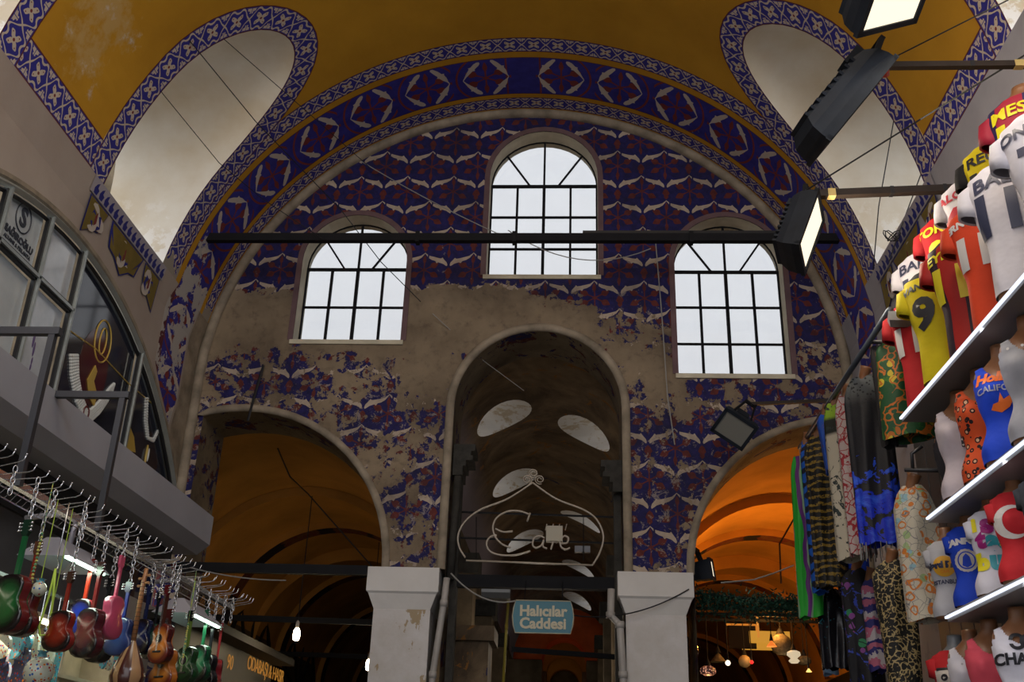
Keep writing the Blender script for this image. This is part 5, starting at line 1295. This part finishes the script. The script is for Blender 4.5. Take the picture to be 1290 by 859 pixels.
cable('small tangle of wire by the far right lunette', [onY(1120+9*math.cos(k*.7)+k*.3, 297+7*math.sin(k*.9), 7.8) for k in range(26)], .005)
cable('cable drooping across the middle arch to the street sign', sag(onY(568, 722, 9.9), onY(649, 757, 9.9), .10), .007, M['palewire'])
cable('cable from the street sign to the right pillar', sag(onY(722, 775, 9.91), onY(868, 742, 9.9), .10), .006)
cable('string crossing the middle arch diagonally', [onY(545, 395, 9.9), onY(610, 455, 10.2), onY(660, 492, 10.6)], .005, M['palewire'])
cable('pale wire under the tie beam of the left arch', sag(onY(240, 715, 9.8), onY(360, 731, 9.8), .03), .006, M['palewire'])
cable('dark wire hanging on the left arch', [onY(332, 460, 9.95), onY(320, 500, 9.95), onY(312, 530, 9.95)], .014)
# floodlights
M['flood'] = plain('dusty_black_housing', (.013, .017, .025), .65, .2, var=.3, bump=.1); M['floodlit'] = glow('lit_floodlight_glass', (1.0, .86, .62), 1.35)
M['floodoff'] = gloss('dull_floodlight_glass', (.20, .20, .18), .15, .6)
def flood(label, c, face, up, w, h, lit, power=0, arm=None):
    f = Vector(face).normalized(); u = Vector(up); u = (u-f*u.dot(f)).normalized(); r = u.cross(f)
    t = thing('floodlight', label, 'floodlight', c, 'floodlights on arms')
    m3 = Matrix((r, u, f)).transposed(); t.rotation_mode = 'QUATERNION'; t.rotation_quaternion = m3.to_quaternion()
    # local: x = r, y = u, z = facing
    V = []; rows = [(w*.5, h*.5, 0), (w*.5, h*.5, -.04), (w*.47, h*.48, -.10), (w*.40, h*.42, -.15), (w*.30, h*.34, -.17)]
    F = []
    for a, b, z in rows: V += [(-a, -b, z), (a, -b, z), (a, b, z), (-a, b, z)]
    for i in range(4):
        for j in range(4): F.append((i*4+j, (i+1)*4+j, (i+1)*4+(j+1) % 4, i*4+(j+1) % 4))
    F.append((16, 17, 18, 19)); mesh('housing', V, F, M['flood'], t)
    mb = MB()
    for k in range(9): y = -h*.40+k*h*.085; mb.box((-w*.40, y-.008, -.178), (w*.40, y+.008, -.05))
    mb.build('cooling_ribs', M['flood'], t)
    fr = MB(); b_ = .022
    fr.box((-w/2-.01, -h/2-.01, -.01), (w/2+.01, -h/2+b_, .018)).box((-w/2-.01, h/2-b_, -.01), (w/2+.01, h/2+.01, .018)).box((-w/2-.01, -h/2, -.01), (-w/2+b_, h/2, .018)).box((w/2-b_, -h/2, -.01), (w/2+.01, h/2, .018)); frm = fr.build('front_frame', M['flood'], t)
    MB().box((-w/2+b_, -h/2+b_, .004), (w/2-b_, h/2-b_, .008)).build('glass', M['floodlit'] if lit else M['floodoff'], frm)
    yb = h*.5
    mb = MB(); mb.bar((-w*.30, yb-.04, -.08), (-.05, yb+.12, -.12), .02, .03).bar((w*.30, yb-.04, -.08), (.05, yb+.12, -.12), .02, .03).bar((-.06, yb+.12, -.12), (.06, yb+.12, -.12), .03, .03); mb.build('bracket', M['iron'], t)
    MB().box((-w*.18, h*.30, -.20), (w*.18, h*.50, -.08)).build('gear_box', M['flood'], t)
    if lit: lamp('flood_light', 'AREA', (0, 0, .03), power, (1.0, .86, .66), w*.8, (0, 0, 1), t, size_y=h*.8)
    return t
flood('lit floodlight glowing warm in front of the right window', onY(1020, 292, 6.0), (.86, -.36, -.30), (0, .25, 1), .30, .48, True, 14)
flood('big dark floodlight with ribbed back, red cap on its arm', onY(1072, 140, 4.6), (.80, .18, -.62), (.45, -.15, .85), .34, .60, False)
flood('lit floodlight cut by the top edge of the picture', onY(1128, 0, 4.1), (.55, -.25, -.8), (.75, .3, .5), .30, .42, True, 10)
_f3 = flood('unlit small floodlight with grey glass under the right window', onY(925, 540, 9.3), (-.25, -.72, -.62), (.55, -.45, .75), .34, .27, False)
M['oldwood'] = plain('dark_brown_arm', (.030, .020, .015), .6, .3, var=.3); M['tape'] = gloss('yellow_tape', (.55, .40, .14), .6)
def arm(label, a, b, w=.035, tape=None):
    a, b = Vector(a), Vector(b); t = thing('lamp_boom', label, 'arm', b, 'arms carrying the floodlights'); MB().bar(a-b, Vector((0, 0, 0)), w, w).build('bar', M['oldwood'], t)
    if tape is not None: p = (a-b)*tape; MB().bar(p-Vector((.025, 0, 0)), p+Vector((.025, 0, 0)), w*1.15, w*1.15).build('tape_band', M['tape'], t)
    for f in (.35, .62): p = (a-b)*f; MB().bar(p-Vector((.012, 0, 0)), p+Vector((.012, 0, 0)), w*1.1, w*1.1).build('clip', M['black'], t)
    return t
arm('dark brown arm with yellow tape carrying the lit floodlight', onY(1030, 245, 6.0), (2.94, 6.0, 5.45), .05, .93)
p = onY(1112, 83, 4.6); arm('dark brown arm with yellow tape carrying the big dark floodlight', p, (2.94, 4.6, p.z+.0), .035, .42)
rc = MB().lathe([(0, .05), (.035, .045), (.045, .02), (.06, .0), (.0, -.005)], 12).build('red_cap', gloss('red_plastic', (.45, .015, .015), .35), None, True); rc.location = onY(1108, 88, 4.5); rc.rotation_euler = (1.4, 0, .3); tag(rc, 'small red plastic cap on the floodlight arm', 'cap')
arm('thin arm with orange stripe carrying the unlit floodlight', _f3.location+_f3.rotation_quaternion @ Vector((0, .255, -.12)), (2.80, 9.3, onY(938, 501, 9.3).z), .03)
MB2 = MB().box((-.32, -.02, -.03), (.28, .0, -.016)).build('orange_stripe', gloss('orange_paint', (.60, .16, .02), .5), bpy.data.objects['lamp_boom.002']); MB2.location = (.42, 0, 0)
arm('hidden arm reaching to the topmost floodlight', onY(1140, -6, 4.1)+Vector((0, .05, .1)), (2.94, 4.15, onY(1140, -6, 4.1).z+.12), .035)
# neon cafe sign
M['neon'] = gloss('unlit_glass_tube', (.36, .31, .25), .3, .5)
ne = thing('neon_sign', 'unlit dome-shaped glass-tube cafe sign hanging in the middle arch', 'sign', (-.38, 9.9, 4.0))
def nb(pts, r=.010, name='glass_tube'): return MB().tube([onY(x, y, 9.9)-Vector((-.38, 9.9, 4.0)) for x, y in pts], r, 6).build(name, M['neon'], ne, True)
def smooth(P, n=6):
    out = []
    for i in range(len(P)-1):
        p0, p1, p2, p3 = P[max(i-1, 0)], P[i], P[i+1], P[min(i+2, len(P)-1)]
        for k in range(n):
            t = k/n; out.append(tuple(.5*((2*p1[j])+(-p0[j]+p2[j])*t+(2*p0[j]-5*p1[j]+4*p2[j]-p3[j])*t*t+(-p0[j]+3*p1[j]-3*p2[j]+p3[j])*t**3) for j in (0, 1)))
    return out+[P[-1]]
nb(smooth([(671, 608), (640, 628), (605, 642), (585, 658), (577, 675), (579, 690), (586, 702)]))
nb(smooth([(671, 608), (700, 628), (735, 642), (752, 655), (760, 675), (756, 695), (747, 711)])); nb([(587, 706), (747, 712)])
for cx_, cy_, s_ in ((672, 596, 1), (664, 604, -1), (680, 604, 1)):
    nb([(cx_+(6.5-a*.22)*math.cos(a*.55*s_+1.2), cy_+(6.0-a*.22)*math.sin(a*.55*s_+1.2)) for a in range(22)], .006)
nb(smooth([(667, 648), (655, 644), (640, 644), (626, 652), (621, 664), (624, 676), (632, 685), (643, 690)])); nb(smooth([(626, 674), (618, 676), (613, 684), (617, 694), (630, 699), (650, 699), (668, 694)])); nb(smooth([(624, 666), (634, 670), (646, 669)])); nb([(668, 646), (664, 657)])
nb(smooth([(686, 678), (680, 675), (673, 678), (671, 686), (675, 690), (682, 687), (685, 680), (684, 688), (689, 691)])); nb(smooth([(704, 673), (699, 675), (697, 682), (694, 692)])); nb([(692, 682), (702, 683)]); nb(smooth([(706, 684), (714, 684), (716, 678), (711, 675), (706, 681), (707, 689), (713, 692), (718, 690)]))
MB().box((-.0, -.02, -.06), (.16, .06, .09)).build('transformer', gloss('cream_box', (.36, .33, .26), .6), ne).location = onY(688, 674, 9.9)-Vector((-.38, 9.9, 4.0))
MB().box((0, 0, 0), (.15, .06, .06)).build('transformer', M['darkmetal'], ne).location = onY(724, 695, 9.95)-Vector((-.38, 9.9, 4.0))
for x in (689, 697, 705, 714): mb = MB().tube([onY(x, 660, 9.9)-Vector((-.38, 9.9, 4.0)), onY(x-2, 668, 9.9)-Vector((-.38, 9.9, 4.0))], .005, 4); mb.build('clip', M['neon'], ne)
mb = MB(); [mb.tube([onY(x, 706, 9.9)-Vector((-.38, 9.9, 4.0)), onY(x, 651, 9.92)-Vector((-.38, 9.9, 4.0))], .004, 4) for x in (600, 735)]; mb.build('hanger_wire', M['iron'], ne)
# street sign
sg = thing('street_sign', 'turquoise street sign with cream letters hanging in the middle arch', 'sign', onY(684, 777, 9.9))
w2, h2 = .29, .15; M['signblue'] = gloss('turquoise_sign', (.012, .125, .175), .4, .4); M['signtext'] = gloss('cream_letter', (.48, .43, .30), .5)
so = [(-w2+.03, -h2), (w2-.03, -h2), (w2-.01, -h2*.55), (w2, 0), (w2-.01, h2*.55), (w2-.03, h2), (-w2+.03, h2), (-w2+.01, h2*.55), (-w2, 0), (-w2+.01, -h2*.55)]
MB().prism(so, lambda p, d: Vector((p[0], d, p[1])), .02).build('sign_board', M['signblue'], sg)
MB().tube([(p[0], -.001, p[1]) for p in so], .005, 4, close=True).build('border', M['signtext'], sg)
for i, tx in enumerate(('Halıcılar', 'Caddesi')): place_text(tx, .136, (0, -.004, .05-.115*i), (1, 0, 0), (0, 0, 1), M['signtext'], sg, bold=.005, extrude=.001)
for x in (-.18, .18): MB().tube([(x, .01, h2), (x, .27, .40)], .004, 4).build('hanger', M['iron'], sg)
# ---- middle arch side pieces: corbels, columns, pipes
M['darkstone'] = plain('dark_carved_stone', (.030, .028, .024), .8, .3, var=.4, scale=12, bump=.6)
M['pipe'] = plain('dirty_white_pipe', (.34, .32, .30), .5, .4, var=.2, scale=3)
for x, s, z, lb in ((-1.19, 1, 4.93, 'dark carved corbel on the left side of the middle arch'), (.50, -1, 4.78, 'dark carved corbel on the right side of the middle arch')):
    t = thing('corbel', lb, 'corbel', (x, 10.18, z)); mb = MB()
    for k, (w, h) in enumerate(((.20, .07), (.16, .05), (.18, .05), (.11, .06), (.08, .10))):
        z1 = -sum(q[1] for q in ((.20, .07), (.16, .05), (.18, .05), (.11, .06), (.08, .10))[:k]); a, b = sorted((-s*.02, s*w)); mb.box((a, -.15, z1-h), (b, .22, z1))
    mb.build('carved_block', M['darkstone'], t)
    a, b = sorted((-s*.0, s*.07)); MB().box((a, -.04, -z+.0), (b, .10, -.33)).build('post', M['darkstone'], t)
def pipe(label, pts, r, mat=None, caps=True):
    P = [Vector(p) for p in pts]; c = P[-1].copy(); t = thing('drain_pipe', label, 'pipe', c, 'pipes beside the pillars'); MB().tube([p-c for p in P], r, 10).build('tube', mat or M['pipe'], t, True)
    for p in P[1:-1]: MB().lathe([(r*1.02, -.03), (r*1.18, -.03), (r*1.18, .03), (r*1.02, .03)], 10, p-c).build('collar', mat or M['pipe'], t, True)
    return t
pipe('white drain pipe leaning beside the left pillar', [onY(563, 728, 9.95), onY(559, 760, 9.95), onY(545, 850, 9.95), onY(541, 900, 9.95)], .032)
pipe('white drain pipe with a bend beside the right pillar', [onY(770, 742, 9.92), onY(769, 775, 9.92), onY(781, 787, 9.90), onY(785, 850, 9.90), onY(787, 905, 9.9)], .036)
pipe('grey pipe standing inside the left of the middle arch', [onY(614, 790, 11.5), onY(606, 860, 11.5), onY(604, 900, 11.5)], .04)
pipe('thin yellow pipe inside the middle arch left of the sign', [onY(642, 735, 11.2), onY(638, 790, 11.2), onY(632, 900, 11.2)], .016, gloss('yellow_pipe', (.30, .24, .03), .5))
pipe('dark upright pipe at the left edge of the middle arch', [onY(577, 600, 10.05), onY(567, 730, 10.05)], .04, M['darkstone'])
lb_ = thing('wall_box', 'grey box lamp on the wall inside the middle arch', 'box', onY(625, 741, 10.9)); MB().box((-.15, -.05, -.05), (.15, .08, .05)).build('cover', M['bust_grey'], lb_); MB().box((-.15, -.05, -.11), (.15, .08, -.05)).build('base', M['black'], lb_)
# stone side piers inside the passage
st = thing('stone_pier', 'rough brown stone pier at the left inside the middle arch', 'pier', (-.95, 11.1, 0)); MB().box((-.28, -.1, 0), (.10, .4, 3.1)).build('block', M['passage'], st); MB().box((-.34, -.16, 3.1), (.16, .45, 3.25)).build('capstone', M['passage'], st)
for k, (Y, sgn) in enumerate(((13.2, -1), (13.2, 1), (16.5, -1), (16.5, 1), (20, -1), (20, 1))):
    t = thing('passage_pier', '%s dark pier on the %s of the middle passage' % (('first', 'second', 'third')[k//2], 'left' if sgn < 0 else 'right'), 'pier', (-.355+sgn*1.05, Y, 0)); MB().box((-.18, -.2, 0), (.18, .2, 4.2)).build('shaft', M['soot'], t); MB().box((-.24, -.26, 4.2), (.24, .26, 4.45)).build('capital', M['darkstone'], t)
# orange-lit arches far down the passage
M['redarch'] = plain('red_lit_arch_tone', (.55, .10, .02), .7, .2)  # red-orange light on the arch is put into its base colour
for k, (Y, r, py_, col) in enumerate(((22, .46, 802, M['redarch']), (25, .42, 822, M['aisle']), (28, .38, 840, M['aisle']))):
    _q = onY(711, py_, Y); zc = _q.z-r
    t = thing('far_arch', ('red-lit' if k == 0 else 'amber-lit', 'amber-lit', 'last amber-lit')[k]+' arch far down the middle passage', 'arch', (_q.x, Y, 0)); V = []; F = []
    for i in range(21):
        a = PI*i/20
        for rr, yy in ((r, 0), (r, .9), (r+.6, .9), (r+.6, 0)): V.append((-rr*math.cos(a), yy, zc+rr*math.sin(a)))
    for i in range(20):
        for j in range(4): F.append((i*4+j, i*4+4+j, i*4+4+(j+1) % 4, i*4+(j+1) % 4))
    mesh('arch_ring', V, F, col, t, True); MB().box((-1.5, .1, 0), (-r, .8, zc)).box((r, .1, 0), (1.3, .8, zc)).build('jambs', M['soot'], t)
def bulb(label, p, r=.035, power=3, col=(1, .80, .5), cord=1.2, k=14, size=1.0):
    t = thing('hanging_bulb', label, 'lamp', p, 'bare bulbs in the aisles'); mb = MB()
    mb.lathe([(.0, -.11), (r*.8, -.10), (r, -.06), (r*.95, .0), (r*.6, .03), (.015, .04)], 12); mb.build('bulb', glow('bulb_glow', (1, .84, .58), k), t, True)
    MB().lathe([(.016, .03), (.022, .05), (.022, .10), (.008, .12)], 10).build('socket', M['creamp'], t, True); MB().tube([(0, 0, .11), (.0, 0, cord)], .006, 4).build('flex', M['black'], t)
    lamp('bulb_light', 'POINT', (0, -.0, -.18), power, col, .06, parent=t)
bulb('glowing spiral bulb hanging in the left arch', onY(374, 795, 12.0), .042, 7, cord=1.6)
bulb('glowing bulb hanging beside the left pillar', onY(465, 834, 14.0), .045, 7, cord=1.6)
# left aisle: shop front with sign, lattice windows
M['lattice'] = gloss('dark_lattice_bar', (.012, .010, .008), .7, .2); M['blind'] = plain('dim_brown_wall', (.085, .062, .035), .9, .2)
def lattice(label, X, y0, y1, zb, zt):
    t = thing('lattice_window', label, 'window', (X, (y0+y1)/2, zb), 'arched lattice windows of the aisle'); hw = (y1-y0)/2; s = 1 if X < -3 else -1
    arc = [(hw*math.cos(PI*i/16), (zt-zb-hw*.9)+hw*.9*math.sin(PI*i/16)) for i in range(17)]
    MB().prism([(hw, 0)]+arc+[(-hw, 0)], lambda p, d: Vector((d*-s, p[0], p[1])), .02).build('backing', M['blind'], t)
    mb = MB().tube([(.03*s, p[0], p[1]) for p in arc], .035, 4); mb.build('arch_frame', M['lattice'], t)
    for k in range(5):
        a = PI*(k+.5)/5; MB().bar((.03*s, 0, zt-zb-hw*.9), (.03*s, hw*math.cos(a), zt-zb-hw*.9+hw*.9*math.sin(a)), .04, .04).build('bar', M['lattice'], t)
        MB().box((.01*s-.02, (k-2)*hw*.4-.02, 0), (.01*s+.02, (k-2)*hw*.4+.02, zt-zb-hw*.9)).build('bar', M['lattice'], t)
    MB().box((.01*s-.02, -hw, zt-zb-hw*.9-.03), (.01*s+.02, hw, zt-zb-hw*.9+.02)).build('bar', M['lattice'], t)
lattice('dark lattice window high in the left aisle, nearest', -5.10, 12.2, 14.6, 2.6, 4.35); lattice('dark lattice window high in the left aisle, second', -5.10, 15.4, 17.8, 2.6, 4.35); lattice('dark lattice window high in the left aisle, third', -5.10, 18.7, 21.1, 2.6, 4.35)
sb = thing('shop_sign', 'black shop sign with glowing orange letters in the left aisle', 'sign', (-3.75, 11.4, 2.7)); M['signglow'] = glow('orange_letter_glow', (1.0, .42, .06), .3)
MB().box((-.10, -1.6, -.32), (0, 1.9, .36)).build('sign_board', M['black'], sb); MB().box((-.4, -1.7, .36), (.25, 2.0, .44)).build('canopy', M['lattice'], sb)
_p = onX(290, 835, -3.742)-Vector((-3.75, 11.4, 2.7)); place_text('90', .22, _p, (0, 1, 0), (0, 0, 1), M['signglow'], sb, extrude=.002)
_p = onX(336, 845, -3.742)-Vector((-3.75, 11.4, 2.7)); place_text('ODABAŞI & HASIR', .22, _p, (0, 1, 0), (0, 0, 1), M['signglow'], sb, extrude=.002, spacing=.9)
lamp('aisle_lamp', 'POINT', (-3.3, 14.2, 2.4), 7, (1, .62, .28), .2); lamp('aisle_lamp', 'POINT', (-3.4, 11.5, 2.0), 3.5, (1, .66, .34), .2)
sf = thing('shop_facade', 'dim cream shop front far down the left aisle', 'shop', (-3.9, 17, 0)); MB().box((-.6, 0, 0), (0, 3.5, 2.75)).build('front', M['blind'], sf); MB().box((-.62, -.02, 2.75), (.15, 3.5, 2.9)).build('cornice', M['lattice'], sf)
# right aisle: lamps, garland, lanterns
lamp('orange_lamp', 'POINT', (2.2, 13.9, 3.7), 130, (1.0, .42, .07), .15); lamp('orange_lamp', 'POINT', (2.2, 11.6, 3.4), 22, (1.0, .42, .08), .15); lamp('orange_lamp', 'POINT', (2.6, 17.0, 3.2), 22, (1.0, .50, .10), .2)
flood('small floodlight glowing cold white at the foot of the right arch', onY(896, 717, 10.4), (.88, -.42, .12), (0, 0, 1), .10, .20, True, 3)
M['green'] = plain('dark_green_needles', (.010, .045, .030), .8, .2, var=.5, scale=20); 
gl = thing('fir_garland', 'dark green artificial fir garland strung across the right arch', 'garland', (2.0, 10.3, 3.45)); V = []; F = []
for k in range(2600):
    t_ = random.random(); x = -.76+1.56*t_; z = .02-.05*math.sin(t_*3)+random.gauss(0, .045)-(.05 if random.random() < .3 else 0)*random.random()*3; y = random.gauss(0, .07)
    d = Vector((random.gauss(0, 1), random.gauss(0, 1), random.gauss(-.2, 1))).normalized()*.05; s = d.cross(Vector((random.random(), random.random(), random.random()))).normalized()*.009; c = Vector((x, y, z)); n = len(V); V += [c-s, c+s, c+d]; F.append((n, n+1, n+2))
o = mesh('needles', V, F, M['green'], gl); o['kind'] = 'stuff'; MB().tube([(-.80, 0, .06), (0, 0, .0), (.83, 0, .02)], .012, 5).build('garland_wire', M['iron'], gl)
M['hang'] = M['iron']
def lantern(label, px, py, Y, r, mat, shape='ball', k=0, col=(1, .6, .2), cordz=3.5):
    p = onY(px, py, Y); t = thing('lantern', label, 'lantern', p, 'lanterns of the lamp shop in the right aisle')
    P = {'ball': [(r*.3, -r*.95), (r*.8, -r*.6), (r, 0), (r*.8, r*.6), (r*.3, r*.95)], 'flat': [(r*.4, -r*.6), (r*.95, -r*.35), (r, 0), (r*.9, r*.35), (r*.4, r*.6)], 'vase': [(r*.5, -r), (r*.8, -r*.7), (r*.45, -r*.35), (r*1.0, .1*r), (r*.9, r*.5), (r*.5, r*.7)], 'cone': [(r*1.1, -r*.4), (r*.8, 0), (r*.3, r*.6), (.01, r*.8)]}[shape]
    MB().lathe(P, 14).build('shade', mat, t, True); zt_ = P[-1][1]
    MB().lathe([(r*.42, zt_), (r*.3, zt_+.03), (.008, zt_+.07)], 8).build('cap', M['iron'], t, True); MB().tube([(0, 0, zt_+.06), (0, 0, cordz-p.z)], .005, 4).build('chain', M['iron'], t)
    if k: lamp('lantern_light', 'POINT', (0, 0, -r*1.5), k, col, .04, parent=t)
mo = Mt('mosaic_glass_glow', .3, .5); mo.coords(); vv_ = mo.voro(mo.vec, 40); cc_ = mo.mix(vv_.lt(.35), (.02, .01, .01), (.95, .42, .25)); mo.color((.1, .05, .05)); mo.emit(cc_, .7)
M['wovenl'] = plain('dark_woven_ball', (.10, .08, .05), .7, .3, var=.6, scale=30)
lantern('pink mosaic glass lantern, low left in the right arch', 892, 845, 11.5, .085, mo.m, 'flat', 2)
lantern('cream glass lamp shaped like a vase', 1000, 826, 11.5, .075, glow('cream_lamp_glow', (1.0, .80, .52), .62), 'vase', 2, (1, .8, .5))
lantern('dark woven ball lantern behind the cream lamp', 984, 812, 11.7, .12, M['wovenl'])
lantern('star-shaped lantern glowing red-orange', 972, 812, 11.3, .05, glow('red_orange_glow', (1.0, .22, .03), .9), 'cone', 2, (1, .4, .1))
lantern('small bright white lamp among the lanterns', 917, 835, 11.4, .028, glow('white_lamp_glow', (1, .85, .6), 2.5), 'ball', 1)
lantern('tiny red lamp among the lanterns', 947, 834, 11.4, .020, glow('red_lamp_glow', (1, .02, .02), 1.6), 'ball')
lantern('small amber lamp low by the hanging dresses', 1019, 845, 11.4, .028, glow('amber_lamp_glow', (1, .55, .12), 2.0), 'cone', 1)
lantern('dark glass lantern at the foot of the right arch', 870, 820, 11.2, .09, gloss('dark_glass', (.02, .012, .008), .15, .6), 'ball')
lantern('small dark lantern under the garland', 995, 765, 10.8, .04, M['hang'], 'cone')
lantern('grey metal lantern left of the white lamp', 905, 830, 11.9, .08, M['wovenl'], 'cone'); lantern('pale figured lantern beside the red lamp', 938, 833, 11.9, .07, plain('pale_figured_glass', (.30, .22, .12), .4), 'ball')
lantern('round dark lantern above the amber lamp', 1013, 832, 11.9, .08, M['wovenl'], 'flat')
pn = thing('ceiling_light', 'glowing amber ceiling panel in the lamp shop', 'lamp', onY(969, 801, 13)); MB().box((-.24, -.05, -.09), (.24, .6, .05)).build('panel', glow('amber_panel_glow', (1.0, .45, .05), .55), pn)
fr_ = thing('dark_signboard', 'thin orange-edged dark frame in the lamp shop', 'frame', onY(936, 806, 13)); MB().box((-.17, 0, -.1), (.16, .04, .17)).build('board', M['dark'], fr_); MB().box((-.19, -.02, .17), (.18, .03, .19)).box((.16, -.02, -.02), (.18, .03, .17)).build('edge', glow('orange_edge_glow', (1, .3, .03), .6), fr_)
up_ = thing('tube_light', 'thin upright orange strip light in the lamp shop', 'lamp', onY(955, 790, 12.9)); MB().box((-.012, 0, -.12), (.012, .02, .16)).build('strip', glow('orange_strip_glow', (1, .35, .05), .6), up_)
ms = thing('lamp_shop_rail', 'dark rail the lanterns hang from in the right arch', 'rail', (2.0, 11.5, 3.5)); MB().box((-.85, -.35, 0), (1.1, -.32, .03)).box((-.85, -.0, 0), (1.1, .03, .03)).box((-.85, .38, 0), (1.1, .41, .03)).box((-.85, -.8, 0), (-.82, .5, .03)).build('bars', M['iron'], ms)
ct = thing('lamp_shop_counter', 'dark cluttered counter shelves low in the right arch', 'shelf', (2.1, 12.6, 0)); MB().box((-.9, 0, 0), (1.4, .4, 2.5)).build('shelf_body', M['dark'], ct); MB().box((-.95, -.1, 2.5), (1.4, .45, 2.56)).build('top_board', M['lattice'], ct)
cable('pale wire lying along the fir garland', [onY(908, 734, 10.2), onY(950, 730, 10.2), onY(975, 722, 10.2), onY(1000, 712, 10.2)], .007, M['palewire'])
cable('dark cable dropping from the right aisle vault', [onY(1005, 645, 12), onY(982, 685, 12), onY(984, 735, 12)], .010)
cable('dark cable hanging from the left aisle vault', [onY(350, 565, 11), onY(365, 600, 12), onY(388, 622, 13), onY(470, 715, 13.2)], .010)
